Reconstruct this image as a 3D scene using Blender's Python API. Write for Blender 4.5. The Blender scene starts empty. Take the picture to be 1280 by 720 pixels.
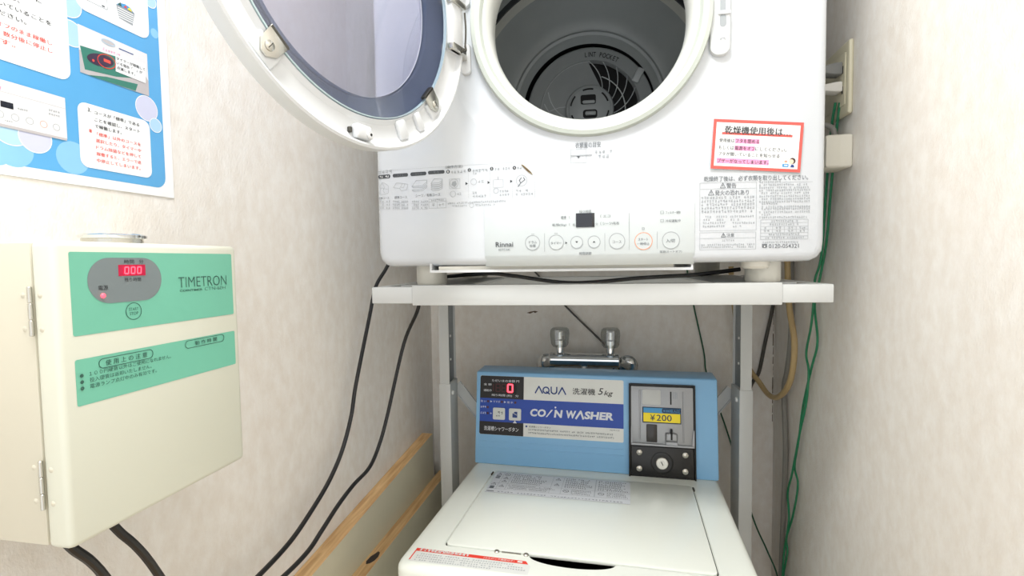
import bpy, bmesh, random
from math import sin, cos, tan, pi, radians, degrees, atan, atan2, sqrt, hypot
from mathutils import Vector, Matrix
random.seed(11)
sc = bpy.context.scene
col = sc.collection

# ------------------------------------------------------------------ camera, world, lights, exposure
EYE = 1.22                                   # camera height above the floor (m)
YAW, PITCH, ROLL = atan(0.2), radians(3.0), radians(0.85)
fwd = Vector((-sin(YAW)*cos(PITCH), cos(YAW)*cos(PITCH), -sin(PITCH)))
rgt0 = Vector((cos(YAW), sin(YAW), 0)); up0 = rgt0.cross(fwd)
rgt = rgt0*cos(ROLL) - up0*sin(ROLL); upv = up0*cos(ROLL) + rgt0*sin(ROLL)
cam_data = bpy.data.cameras.new('camera'); cam_data.lens = 18.0; cam_data.sensor_width = 36.0
cam_data.sensor_fit = 'HORIZONTAL'; cam_data.clip_start = 0.01
cam = bpy.data.objects.new('camera', cam_data); col.objects.link(cam)
mw = Matrix((rgt, upv, -fwd)).transposed().to_4x4(); mw.translation = (0, 0, EYE)
cam.matrix_world = mw
sc.camera = cam

WORLD_STRENGTH = 1.12
world = bpy.data.worlds.new('daylight'); sc.world = world; world.use_nodes = True
bg = world.node_tree.nodes['Background']
bg.inputs[0].default_value = (0.97, 0.985, 1.0, 1); bg.inputs[1].default_value = WORLD_STRENGTH

LAMP_POWER = 11.5
lamp_data = bpy.data.lights.new('ceiling_lamp_glow', 'AREA'); lamp_data.shape = 'DISK'; lamp_data.size = 0.34
lamp_data.energy = LAMP_POWER; lamp_data.color = (0.97, 0.985, 1.0)
lamp = bpy.data.objects.new('ceiling_lamp_glow', lamp_data); col.objects.link(lamp)
lamp.location = (-0.16, 0.12, 2.27)

sc.view_settings.view_transform = 'Standard'; sc.view_settings.look = 'None'
sc.view_settings.gamma = 1.0; sc.view_settings.use_curve_mapping = False
sc.view_settings.exposure = 0.42

# ------------------------------------------------------------------ materials
def lin(c):
    return tuple((x/255/12.92 if x/255 <= 0.04045 else ((x/255+0.055)/1.055)**2.4) for x in c) + (1.0,)
MATS = {}
def mat(name, rgb, rough=0.5, metal=0.0, vary=0.03, scale=60.0, bump=0.0, bscale=300.0, spec=0.5, stretch=(1, 1, 1), coat=0.0):
    """procedural painted / plastic / metal surface: noise-varied base colour, optional fine relief"""
    if name in MATS: return MATS[name]
    m = bpy.data.materials.new(name); m.use_nodes = True; nt = m.node_tree
    b = nt.nodes['Principled BSDF']
    b.inputs['Roughness'].default_value = rough; b.inputs['Metallic'].default_value = metal
    b.inputs['Specular IOR Level'].default_value = spec; b.inputs['Coat Weight'].default_value = coat
    tc = nt.nodes.new('ShaderNodeTexCoord'); mp = nt.nodes.new('ShaderNodeMapping'); mp.inputs['Scale'].default_value = stretch
    nt.links.new(tc.outputs['Object'], mp.inputs['Vector'])
    nz = nt.nodes.new('ShaderNodeTexNoise'); nz.inputs['Scale'].default_value = scale; nz.inputs['Detail'].default_value = 4
    nt.links.new(mp.outputs[0], nz.inputs['Vector'])
    mx = nt.nodes.new('ShaderNodeMix'); mx.data_type = 'RGBA'
    c = lin(rgb)
    mx.inputs[6].default_value = tuple(min(1, x*(1-vary)) for x in c[:3])+(1,)
    mx.inputs[7].default_value = tuple(min(1, x*(1+vary)) for x in c[:3])+(1,)
    nt.links.new(nz.outputs[0], mx.inputs[0]); nt.links.new(mx.outputs[2], b.inputs['Base Color'])
    if bump:
        n2 = nt.nodes.new('ShaderNodeTexNoise'); n2.inputs['Scale'].default_value = bscale; n2.inputs['Detail'].default_value = 3
        nt.links.new(mp.outputs[0], n2.inputs['Vector'])
        bp = nt.nodes.new('ShaderNodeBump'); bp.inputs['Strength'].default_value = bump; bp.inputs['Distance'].default_value = 0.002
        nt.links.new(n2.outputs[0], bp.inputs['Height']); nt.links.new(bp.outputs[0], b.inputs['Normal'])
    MATS[name] = m; return m
def glow(name, rgb, strength):
    m = bpy.data.materials.new(name); m.use_nodes = True; b = m.node_tree.nodes['Principled BSDF']
    b.inputs['Base Color'].default_value = lin(rgb); b.inputs['Emission Color'].default_value = lin(rgb)
    b.inputs['Emission Strength'].default_value = strength; b.inputs['Roughness'].default_value = 0.4
    MATS[name] = m; return m
def clear(name, tint, gloss=0.04, rough=0.02, haze=0.0, haze_rgb=(200, 200, 215)):
    """thin tinted pane: see-through with a fresnel reflection (and an optional even veil of diffuse colour)"""
    m = bpy.data.materials.new(name); m.use_nodes = True; nt = m.node_tree; nt.nodes.clear()
    out = nt.nodes.new('ShaderNodeOutputMaterial'); tr = nt.nodes.new('ShaderNodeBsdfTransparent'); tr.inputs[0].default_value = lin(tint)
    gl = nt.nodes.new('ShaderNodeBsdfGlossy'); gl.inputs['Roughness'].default_value = rough
    lw = nt.nodes.new('ShaderNodeLayerWeight'); lw.inputs[0].default_value = 0.5
    pw = nt.nodes.new('ShaderNodeMath'); pw.operation = 'POWER'; pw.inputs[1].default_value = 5.0; nt.links.new(lw.outputs['Facing'], pw.inputs[0])
    ma = nt.nodes.new('ShaderNodeMath'); ma.operation = 'MULTIPLY_ADD'; ma.inputs[1].default_value = 0.9; ma.inputs[2].default_value = gloss; nt.links.new(pw.outputs[0], ma.inputs[0])
    mx = nt.nodes.new('ShaderNodeMixShader'); nt.links.new(ma.outputs[0], mx.inputs[0])
    src = tr.outputs[0]
    if haze:
        df = nt.nodes.new('ShaderNodeBsdfDiffuse'); df.inputs[0].default_value = lin(haze_rgb)
        m0 = nt.nodes.new('ShaderNodeMixShader'); m0.inputs[0].default_value = haze
        nt.links.new(tr.outputs[0], m0.inputs[1]); nt.links.new(df.outputs[0], m0.inputs[2]); src = m0.outputs[0]
    nt.links.new(src, mx.inputs[1]); nt.links.new(gl.outputs[0], mx.inputs[2]); nt.links.new(mx.outputs[0], out.inputs[0])
    MATS[name] = m; return m

def wallpaper(name, rgb_a, rgb_b):
    """off-white vinyl wallpaper: faint pinkish-beige mottling and a fibrous vertical emboss"""
    m = bpy.data.materials.new(name); m.use_nodes = True; nt = m.node_tree; N = nt.nodes.new; Lk = nt.links.new
    b = nt.nodes['Principled BSDF']; b.inputs['Roughness'].default_value = 0.75; b.inputs['Specular IOR Level'].default_value = 0.25
    tc = N('ShaderNodeTexCoord'); mp = N('ShaderNodeMapping'); mp.inputs['Scale'].default_value = (1, 1, 0.6); Lk(tc.outputs['Object'], mp.inputs[0])
    n1 = N('ShaderNodeTexNoise'); n1.inputs['Scale'].default_value = 55; n1.inputs['Detail'].default_value = 6; n1.inputs['Roughness'].default_value = 0.65; Lk(mp.outputs[0], n1.inputs['Vector'])
    n2 = N('ShaderNodeTexNoise'); n2.inputs['Scale'].default_value = 9; n2.inputs['Detail'].default_value = 3; Lk(mp.outputs[0], n2.inputs['Vector'])
    r1 = N('ShaderNodeValToRGB'); r1.color_ramp.elements[0].position = 0.36; r1.color_ramp.elements[1].position = 0.66
    r1.color_ramp.elements[0].color = lin(rgb_a); r1.color_ramp.elements[1].color = lin(rgb_b); Lk(n1.outputs[0], r1.inputs[0])
    mx = N('ShaderNodeMix'); mx.data_type = 'RGBA'; mx.blend_type = 'MULTIPLY'; mx.inputs[0].default_value = 1.0
    r2 = N('ShaderNodeValToRGB'); r2.color_ramp.elements[0].position = 0.35; r2.color_ramp.elements[1].position = 0.7
    r2.color_ramp.elements[0].color = (0.975, 0.968, 0.962, 1); r2.color_ramp.elements[1].color = (1, 1, 1, 1); Lk(n2.outputs[0], r2.inputs[0])
    Lk(r1.outputs[0], mx.inputs[6]); Lk(r2.outputs[0], mx.inputs[7]); Lk(mx.outputs[2], b.inputs['Base Color'])
    n3 = N('ShaderNodeTexNoise'); n3.inputs['Scale'].default_value = 420; n3.inputs['Detail'].default_value = 4; Lk(mp.outputs[0], n3.inputs['Vector'])
    bp = N('ShaderNodeBump'); bp.inputs['Strength'].default_value = 0.35; bp.inputs['Distance'].default_value = 0.0015
    Lk(n3.outputs[0], bp.inputs['Height']); Lk(bp.outputs[0], b.inputs['Normal'])
    MATS[name] = m; return m

def timber(name, rgb_a, rgb_b, axis_scale=(60, 4, 60)):
    m = bpy.data.materials.new(name); m.use_nodes = True; nt = m.node_tree; N = nt.nodes.new; Lk = nt.links.new
    b = nt.nodes['Principled BSDF']; b.inputs['Roughness'].default_value = 0.65
    tc = N('ShaderNodeTexCoord'); mp = N('ShaderNodeMapping'); mp.inputs['Scale'].default_value = axis_scale; Lk(tc.outputs['Object'], mp.inputs[0])
    n1 = N('ShaderNodeTexNoise'); n1.inputs['Scale'].default_value = 2.0; n1.inputs['Detail'].default_value = 8; n1.inputs['Distortion'].default_value = 0.6; Lk(mp.outputs[0], n1.inputs['Vector'])
    r1 = N('ShaderNodeValToRGB'); r1.color_ramp.elements[0].position = 0.3; r1.color_ramp.elements[1].position = 0.7
    r1.color_ramp.elements[0].color = lin(rgb_a); r1.color_ramp.elements[1].color = lin(rgb_b); Lk(n1.outputs[0], r1.inputs[0])
    Lk(r1.outputs[0], b.inputs['Base Color'])
    bp = N('ShaderNodeBump'); bp.inputs['Strength'].default_value = 0.15; bp.inputs['Distance'].default_value = 0.001
    Lk(n1.outputs[0], bp.inputs['Height']); Lk(bp.outputs[0], b.inputs['Normal'])
    MATS[name] = m; return m

wallpaper('wallpaper', (232, 226, 217), (240, 237, 231))
mat('floor_vinyl', (214, 180, 130), 0.5, vary=0.12, scale=14, bump=0.1)
mat('ceiling_board', (236, 234, 230), 0.8, bump=0.2)
mat('enamel_white', (203, 207, 211), 0.22, vary=0.008, scale=8, coat=0.3)
mat('plastic_white', (214, 216, 217), 0.35, vary=0.01)
mat('panel_white', (196, 202, 202), 0.32, vary=0.008)
mat('seal_grey', (188, 194, 186), 0.4, vary=0.02)
mat('throat_white', (216, 218, 213), 0.3, vary=0.01)
mat('drum_grey', (174, 179, 179), 0.42, metal=0.1, vary=0.06, scale=25)
mat('drum_black', (56, 60, 63), 0.45, vary=0.1)
mat('drum_band', (214, 214, 206), 0.35, metal=0.1)
mat('filter_grey', (172, 176, 176), 0.34, vary=0.05)
mat('filter_line', (214, 218, 218), 0.35)
mat('hub_grey', (186, 190, 190), 0.25, vary=0.05)
mat('void_black', (6, 6, 7), 0.6)
mat('print_grey', (112, 117, 121), 0.6)
mat('print_pale', (158, 163, 166), 0.6)
mat('print_dark', (66, 70, 74), 0.55)
mat('print_black', (28, 28, 30), 0.55)
mat('print_white', (240, 240, 238), 0.5)
mat('display_navy', (14, 18, 30), 0.1, coat=0.5)
mat('orange_ring', (238, 158, 116), 0.5)
mat('stand_white', (198, 200, 198), 0.35, vary=0.012, scale=20)
mat('stand_foot', (214, 211, 200), 0.45, vary=0.015)
mat('zinc', (150, 156, 160), 0.42, metal=0.75, vary=0.06, scale=30)
mat('bolt_white', (236, 236, 232), 0.3)
mat('steel', (200, 198, 190), 0.25, metal=0.9, vary=0.04)
mat('steel_dark', (90, 88, 82), 0.3, metal=0.9)
mat('chrome', (225, 228, 230), 0.06, metal=1.0, vary=0.01)
mat('washer_white', (236, 240, 231), 0.3, vary=0.008, scale=8, coat=0.25)
mat('washer_blue', (136, 188, 229), 0.34, vary=0.012, scale=12, coat=0.1)
mat('gap_dark', (70, 66, 56), 0.8)
mat('sticker_white', (226, 228, 224), 0.45)
mat('sticker_grey', (220, 222, 224), 0.42)
mat('sticker_black', (20, 18, 22), 0.4)
mat('sticker_blue', (28, 70, 168), 0.4)
mat('letter_blue', (38, 66, 132), 0.5)
mat('letter_white', (222, 226, 232), 0.5)
mat('led_off', (70, 20, 28), 0.3)
glow('led_hot', (255, 64, 80), 2.6)
mat('button_pale', (214, 218, 214), 0.4)
mat('coin_black', (12, 12, 13), 0.35)
mat('coin_metal', (162, 164, 167), 0.42, metal=0.55, vary=0.05, scale=350)
mat('coin_plate', (198, 200, 198), 0.45, vary=0.02)
mat('smoke_plastic', (44, 40, 38), 0.2)
mat('label_yellow', (250, 226, 34), 0.45)
mat('label_sky', (70, 152, 206), 0.45)
mat('label_navy', (24, 52, 84), 0.45)
mat('alert_red', (226, 62, 44), 0.5)
mat('card_red', (214, 92, 84), 0.5)
mat('card_white', (244, 245, 244), 0.5)
mat('card_pink', (244, 160, 200), 0.5)
mat('skin_print', (246, 212, 184), 0.5)
mat('hair_print', (70, 52, 48), 0.5)
mat('timer_cream', (206, 201, 183), 0.42, vary=0.012, scale=10)
mat('timer_door', (215, 216, 200), 0.4, vary=0.012, scale=10)
mat('timer_green', (116, 190, 164), 0.4, vary=0.015, scale=25)
mat('timer_grey', (122, 132, 134), 0.35, vary=0.02)
mat('timer_ink', (56, 96, 84), 0.5)
glow('display_red', (170, 10, 56), 0.28)
mat('poster_white', (243, 244, 244), 0.3)
mat('poster_blue', (92, 168, 220), 0.3, vary=0.06, scale=18)
mat('poster_cloud', (140, 196, 236), 0.3)
mat('poster_bubble', (176, 212, 236), 0.3, vary=0.04)
mat('poster_bubble_pink', (206, 208, 230), 0.3)
mat('poster_photo', (226, 225, 226), 0.3)
mat('poster_photo_shade', (190, 184, 184), 0.3)
mat('poster_teal', (62, 128, 112), 0.3)
mat('poster_plum', (66, 50, 72), 0.3)
mat('poster_red', (236, 84, 70), 0.4)
mat('rubber_black', (26, 26, 27), 0.42, vary=0.08)
mat('cable_grey', (132, 130, 124), 0.5, vary=0.04)
mat('cable_dark', (78, 76, 70), 0.5)
mat('wire_green', (22, 118, 78), 0.42, vary=0.06)
mat('wire_dark_green', (26, 84, 58), 0.45)
mat('hose_tan', (176, 152, 108), 0.4, vary=0.05)
mat('outlet_cream', (214, 208, 182), 0.4, vary=0.015)
mat('adapter_cream', (224, 220, 206), 0.45, vary=0.015)
mat('plug_grey', (132, 133, 132), 0.45)
mat('plug_white', (228, 226, 220), 0.4)
mat('plank_paint', (216, 211, 188), 0.6, vary=0.08, scale=10, bump=0.06)
timber('plank_wood', (186, 144, 94), (222, 186, 134))
mat('plank_stain', (54, 46, 40), 0.8, vary=0.2)
mat('stain_brown', (150, 134, 100), 0.7, vary=0.2)
mat('wall_scuff', (96, 78, 58), 0.8, vary=0.2)
mat('grime', (92, 74, 58), 0.85, vary=0.3, scale=200)
clear('door_glass', (232, 233, 240), gloss=0.10)
clear('door_tint', (212, 212, 226), haze=0.24, haze_rgb=(220, 221, 236))  # pale haze paints in the veil of bright wall reflected by the pane
clear('door_frit', (184, 192, 208), haze=0.24, haze_rgb=(128, 142, 168))
clear('knob_clear', (226, 229, 227), gloss=0.12, haze=0.05)
M = MATS

# ------------------------------------------------------------------ mesh helpers
class MB:
    """collects pieces of one object; build() links them as ONE mesh object"""
    def __init__(self): self.v = []; self.f = []; self.k = []; self.mats = []
    def mi(self, m):
        if m not in self.mats: self.mats.append(m)
        return self.mats.index(m)
    def add(self, vs, fs, m):
        o = len(self.v); k = self.mi(m); self.v += [tuple(p) for p in vs]
        for f in fs: self.f.append([i+o for i in f]); self.k.append(k)
        return self
    def box(self, x0, x1, y0, y1, z0, z1, m, r=0.0, seg=2, T=None):
        bm = bmesh.new(); bmesh.ops.create_cube(bm, size=1)
        for p in bm.verts: p.co = Vector(((x0+x1)/2+p.co.x*(x1-x0), (y0+y1)/2+p.co.y*(y1-y0), (z0+z1)/2+p.co.z*(z1-z0)))
        if r: bmesh.ops.bevel(bm, geom=list(bm.edges), offset=r, segments=seg, affect='EDGES', profile=0.5)
        return self.bm(bm, m, T)
    def bm(self, bm, m, T=None):
        bm.verts.index_update(); vs = [(T @ p.co if T else p.co) for p in bm.verts]
        self.add(vs, [[p.index for p in f.verts] for f in bm.faces], m); bm.free(); return self
    def lathe(self, prof, m, T, n=48, close=False, a0=0.0, a1=2*pi):
        """prof: (radius, height) along local z of T"""
        full = abs(a1-a0-2*pi) < 1e-6; na = n if full else n+1
        vs = []
        for i in range(na):
            a = a0+(a1-a0)*i/n
            for r, h in prof: vs.append(T @ Vector((r*cos(a), r*sin(a), h)))
        k = len(prof); fs = []
        for i in range(n):
            j = (i+1) % na
            for q in range(k-1 if not close else k):
                q2 = (q+1) % k
                fs.append([i*k+q, j*k+q, j*k+q2, i*k+q2])
        return self.add(vs, fs, m)
    def cyl(self, p0, p1, r, m, n=16, r1=None, bev=0.0):
        p0, p1 = Vector(p0), Vector(p1); d = p1-p0; L = d.length; r1 = r if r1 is None else r1
        T = Matrix.Translation(p0) @ d.to_track_quat('Z', 'Y').to_matrix().to_4x4()
        b = min(bev, L/3, r/2)
        pr = [(0.0001, 0), (r-b, 0), (r, b), (r1, L-b), (r1-b, L), (0.0001, L)] if b else [(0.0001, 0), (r, 0), (r1, L), (0.0001, L)]
        return self.lathe(pr, m, T, n)
    def tube(self, pts, r, m, n=10, steps=6, smooth=True, flat=1.0):
        pts = [Vector(p) for p in pts]
        if smooth and len(pts) > 2:
            P = [pts[0]*2-pts[1]]+pts+[pts[-1]*2-pts[-2]]; out = []
            for i in range(1, len(P)-2):
                for s in range(steps):
                    t = s/steps; a, b, c, d = P[i-1], P[i], P[i+1], P[i+2]
                    out.append(0.5*((2*b)+(c-a)*t+(2*a-5*b+4*c-d)*t*t+(3*b-a-3*c+d)*t**3))
            pts = out+[pts[-1]]
        tan0 = (pts[1]-pts[0]).normalized(); nrm = tan0.orthogonal().normalized(); vs = []
        for i, p in enumerate(pts):
            tg = (pts[min(i+1, len(pts)-1)]-pts[max(i-1, 0)]).normalized()
            nrm = (nrm-tg*nrm.dot(tg)).normalized(); bn = tg.cross(nrm)
            for k in range(n): vs.append(p+(nrm*cos(2*pi*k/n)+bn*sin(2*pi*k/n)*flat)*r)
        fs = [[i*n+k, i*n+(k+1) % n, (i+1)*n+(k+1) % n, (i+1)*n+k] for i in range(len(pts)-1) for k in range(n)]
        fs += [list(range(n))[::-1], [(len(pts)-1)*n+k for k in range(n)]]
        return self.add(vs, fs, m)
    def prism(self, outline, a, b, m, axis='y', r=0.0, T=None):
        """outline (u,v) polygon extruded from a to b along axis; u,v are the two other axes in order"""
        def P(u, v, w): return {'x': (w, u, v), 'y': (u, w, v), 'z': (u, v, w)}[axis]
        bm = bmesh.new(); n = len(outline)
        A = [bm.verts.new(P(u, v, a)) for u, v in outline]; B = [bm.verts.new(P(u, v, b)) for u, v in outline]
        bm.faces.new(A); bm.faces.new(B[::-1])
        for i in range(n): bm.faces.new([A[i], B[i], B[(i+1) % n], A[(i+1) % n]])
        bmesh.ops.recalc_face_normals(bm, faces=list(bm.faces))
        if r: bmesh.ops.bevel(bm, geom=list(bm.edges), offset=r, segments=2, affect='EDGES', profile=0.5)
        return self.bm(bm, m, T)
    def build(self, name, parent=None, smooth=True, angle=32, world=False):
        me = bpy.data.meshes.new(name); vs = self.v
        if world and parent is not None:
            L = parent.location; vs = [(x-L.x, y-L.y, z-L.z) for x, y, z in vs]
        me.from_pydata(vs, [], self.f)
        for m in self.mats: me.materials.append(M[m])
        me.polygons.foreach_set('material_index', self.k)
        if smooth:
            me.polygons.foreach_set('use_smooth', [True]*len(me.polygons)); me.set_sharp_from_angle(angle=radians(angle))
        me.update(); o = bpy.data.objects.new(name, me); col.objects.link(o)
        if parent is not None: o.parent = parent
        return o

def rrect(x0, y0, x1, y1, r, n=5):
    out = []
    for cx, cy, a in ((x1-r, y1-r, 0), (x0+r, y1-r, 90), (x0+r, y0+r, 180), (x1-r, y0+r, 270)):
        for i in range(n+1):
            t = radians(a+90*i/n); out.append((cx+r*cos(t), cy+r*sin(t)))
    return out

_font_cu = bpy.data.curves.new('lettering_source', 'FONT'); _font_cu.resolution_u = 3
_font_ob = bpy.data.objects.new('lettering_source', _font_cu); col.objects.link(_font_ob)
_cache = {}
def glyphs(s, bold=0.0, shear=0.0):
    key = (s, bold, shear)
    if key not in _cache:
        _font_cu.body = s; _font_cu.offset = bold; _font_cu.shear = shear
        bpy.context.view_layer.update()
        me = bpy.data.meshes.new_from_object(_font_ob.evaluated_get(bpy.context.evaluated_depsgraph_get()))
        _cache[key] = ([(p.co.x, p.co.y) for p in me.vertices], [list(f.vertices) for f in me.polygons])
        bpy.data.meshes.remove(me)
    return _cache[key]

class Print(MB):
    """flat ink on a surface: mapf(u, v, lift) -> point"""
    def __init__(self, mapf, base=0.0003, step=0.00018):
        super().__init__(); self.map = mapf; self.base = base; self.step = step
    def P(self, u, v, o): return self.map(u, v, self.base+o*self.step)
    def poly(self, pts, m, o=0): return self.add([self.P(u, v, o) for u, v in pts], [list(range(len(pts)))], m)
    def rect(self, u0, v0, u1, v1, m, o=0):
        n = max(1, int(abs(u1-u0)/0.012)); vs = []
        for i in range(n+1):
            u = u0+(u1-u0)*i/n; vs += [self.P(u, v0, o), self.P(u, v1, o)]
        return self.add(vs, [[2*i, 2*i+2, 2*i+3, 2*i+1] for i in range(n)], m)
    def frame(self, u0, v0, u1, v1, w, m, o=0):
        self.rect(u0, v0, u1, v0+w, m, o); self.rect(u0, v1-w, u1, v1, m, o)
        self.rect(u0, v0+w, u0+w, v1-w, m, o); self.rect(u1-w, v0+w, u1, v1-w, m, o); return self
    def fan(self, pts, m, o=0):
        cu = sum(p[0] for p in pts)/len(pts); cv = sum(p[1] for p in pts)/len(pts)
        vs = [self.P(cu, cv, o)]+[self.P(u, v, o) for u, v in pts]; n = len(pts)
        return self.add(vs, [[0, i+1, (i+1) % n+1] for i in range(n)], m)
    def disc(self, cu, cv, r, m, o=0, n=24, rv=None):
        rv = rv or r; return self.fan([(cu+r*cos(2*pi*i/n), cv+rv*sin(2*pi*i/n)) for i in range(n)], m, o)
    def loop(self, pts, w, m, o=0, closed=True):
        n = len(pts)
        for i in range(n if closed else n-1):
            (a, b), (c, d) = pts[i], pts[(i+1) % n]; L = hypot(c-a, d-b) or 1e-9
            nx, ny = -(d-b)/L*w/2, (c-a)/L*w/2; ex, ey = (c-a)/L*w*0.3, (d-b)/L*w*0.3
            self.poly([(a+nx-ex, b+ny-ey), (a-nx-ex, b-ny-ey), (c-nx+ex, d-ny+ey), (c+nx+ex, d+ny+ey)], m, o)
        return self
    def ring(self, cu, cv, r, w, m, o=0, n=28, rv=None):
        rv = rv or r; vs = []
        for i in range(n):
            a = 2*pi*i/n; vs += [self.P(cu+(r-w)*cos(a), cv+(rv-w)*sin(a), o), self.P(cu+r*cos(a), cv+rv*sin(a), o)]
        return self.add(vs, [[2*i, 2*i+1, 2*((i+1) % n)+1, 2*((i+1) % n)] for i in range(n)], m)
    def text(self, s, u0, v0, u1, v1, m, o=0, bold=0.0, shear=0.0):
        if bold > 0 and any(ord(ch) > 0x2000 for ch in s):      # heavier strokes for dense characters: two passes, slightly apart
            d = bold*(v1-v0)*1.3; self.text(s, u0-d, v0, u1-d, v1, m, o, 0, shear); return self.text(s, u0+d, v0, u1+d, v1, m, o+.25, 0, shear)
        pts, fs = glyphs(s, bold, shear)
        if not pts: return self
        xa, xb = min(p[0] for p in pts), max(p[0] for p in pts); ya, yb = min(p[1] for p in pts), max(p[1] for p in pts)
        return self.add([self.P(u0+(x-xa)/(xb-xa)*(u1-u0), v0+(y-ya)/(yb-ya)*(v1-v0), o) for x, y in pts], fs, m)
    def marks(self, u0, v0, u1, v1, m, o=0, pitch=1.0):
        """lettering too small to be legible: a row of little stroke clusters"""
        h = v1-v0; n = max(1, int((u1-u0)/(h*pitch))); cw = (u1-u0)/n; t = h*0.17
        for i in range(n):
            if random.random() < 0.07: continue
            a = u0+i*cw+cw*0.08; b = u0+(i+1)*cw-cw*0.10
            for k in range(random.choice((2, 3, 3))):
                v = v0+h*random.uniform(0.05, 0.9); q = random.uniform(0, 0.35); 
                self.poly([(a+(b-a)*q, v), (b-(b-a)*random.uniform(0, .3), v), (b-(b-a)*0.1, v+t), (a+(b-a)*q, v+t)], m, o)
            u = a+(b-a)*random.uniform(.2, .8)
            self.poly([(u, v0), (u+t, v0), (u+t, v1), (u, v1)], m, o)
        return self

def empty(name, loc, rz=0.0, parent=None):
    o = bpy.data.objects.new(name, None); col.objects.link(o); o.location = loc; o.rotation_euler = (0, 0, radians(rz))
    o.empty_display_size = 0.05
    if parent is not None: o.parent = parent
    return o
def tag(o, label=None, cat=None, group=None, kind=None):
    if label: o['label'] = label
    if cat: o['category'] = cat
    if group: o['group'] = group
    if kind: o['kind'] = kind
    return o
AY = Matrix.Rotation(radians(90), 4, 'X')        # local z axis -> -y (towards the viewer)
def axis_y(x, y, z): return Matrix.Translation((x, y, z)) @ AY

# ------------------------------------------------------------------ the room
XL, XR, YB, CEIL = -0.494, 0.379, 1.33, 2.35
def struct(name, mb): return tag(mb.build(name, smooth=False), kind='structure')
struct('floor', MB().box(XL-.05, XR+.05, -.45, YB+.05, -.05, 0, 'floor_vinyl'))
struct('ceiling', MB().box(XL-.05, XR+.05, -.45, YB+.05, CEIL, CEIL+.05, 'ceiling_board'))
struct('wall_left', MB().box(XL-.05, XL, -.45, YB+.05, 0, CEIL, 'wallpaper'))
struct('wall_right', MB().box(XR, XR+.05, -.45, YB+.05, 0, CEIL, 'wallpaper'))
wall_back = struct('wall_back', MB().box(XL, XR, YB, YB+.05, 0, CEIL, 'wallpaper'))
# torn flake of wallpaper and the dirty caulk line of the right-hand corner
pr = Print(lambda u, v, o: (u, YB-o, v))
pr.poly([(-.228, 1.083), (-.218, 1.081), (-.209, 1.085), (-.205, 1.0825), (-.197, 1.0865), (-.205, 1.0885), (-.217, 1.0865)], 'wall_scuff')
tear = pr.build('wallpaper_tear', wall_back, smooth=False); tag(tear, 'small brown tear in the wallpaper above the tap')
pr = Print(lambda u, v, o: (u, YB-o, v)); z = 0.82
while z < 1.16:
    h = random.uniform(.008, .03); w = random.uniform(.0006, .0022)
    pr.poly([(XR-.0015-w, z), (XR-.0015, z), (XR-.0015, z+h), (XR-.0015-w*random.uniform(.4, 1), z+h)], 'grime'); z += h+random.uniform(.0, .008)
struct('trim_1', pr)

# ceiling lamp that lights the room (above the picture)
lamp_root = tag(empty('ceiling_light', (-.16, .12, CEIL)), 'round white ceiling lamp above the machines', 'lamp')
MB().lathe([(.0001, 0), (.16, 0), (.16, -.02), (.0001, -.02)], 'plastic_white', Matrix.Identity(4), 40).build('base', lamp_root)
glow('lamp_diffuser', (255, 252, 245), 1.5)
MB().lathe([(.155, -.02), (.185, -.03), (.19, -.045), (.18, -.06), (.12, -.072), (.0001, -.075)], 'lamp_diffuser', Matrix.Identity(4), 40).build('diffuser', lamp_root)

# ------------------------------------------------------------------ dryer
DRZ = 2.7
dryer = tag(empty('tumble_dryer', (-.03737, .73505, EYE-.006), DRZ), 'white tumble dryer with open round door on the metal stand', 'dryer')
BOW, HW, DH = .028, .325, .68
OX, OZ = .003, .347                                # centre of the loading opening
def bow(x): return BOW*(x/HW)**2
def sd_rr(x, z, r, inset):
    hx, hz = HW-inset-r, DH/2-inset-r; qx, qz = abs(x)-hx, abs(z-DH/2)-hz
    return hypot(max(qx, 0), max(qz, 0))+min(max(qx, qz), 0)-r
def outline_pt(a, inset, r=.022):
    lo, hi = 0.2, 0.6; rr = max(r-inset, .004)
    for _ in range(30):
        t = (lo+hi)/2
        if sd_rr(OX+t*cos(a), OZ+t*sin(a), rr, inset) < 0: lo = t
        else: hi = t
    return OX+lo*cos(a), OZ+lo*sin(a)
mb = MB(); N = 288; rings = []
def circ_ring(r, off): return [(OX+r*cos(2*pi*i/N), bow(OX+r*cos(2*pi*i/N))+off, OZ+r*sin(2*pi*i/N)) for i in range(N)]
for r, off in ((.158, .012), (.164, .0045), (.170, .004), (.199, .004), (.206, .0034), (.212, .0008), (.216, 0)): rings.append(circ_ring(r, off))
inn = [outline_pt(2*pi*i/N, .013) for i in range(N)]
for s in (.25, .5, .75, 1):
    rings.append([(lambda x, z: (x, bow(x), z))(*(Vector((OX+.216*cos(2*pi*i/N), OZ+.216*sin(2*pi*i/N))).lerp(Vector(inn[i]), s))) for i in range(N)])
for inset, off in ((.008, .0006), (.0045, .0024), (.0018, .0055), (0, .013)):
    rings.append([(lambda p: (p[0], bow(p[0])+off, p[1]))(outline_pt(2*pi*i/N, inset)) for i in range(N)])
rings.append([(p[0], .52, p[2]) for p in rings[-1]])
rings.append([(p[0]*.97, .53, DH/2+(p[2]-DH/2)*.97) for p in rings[-1]])
vs = [p for R in rings for p in R]
fs = [[a*N+i, a*N+(i+1) % N, (a+1)*N+(i+1) % N, (a+1)*N+i] for a in range(len(rings)-1) for i in range(N)]
fs = [f[::-1] for f in fs]; mb.add(vs, fs, 'enamel_white')
casing = mb.build('casing', dryer, angle=40)
back = MB().box(-.31, .31, (.526), .534, .012, DH-.012, 'enamel_white'); back.build('back_panel', dryer)

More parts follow.
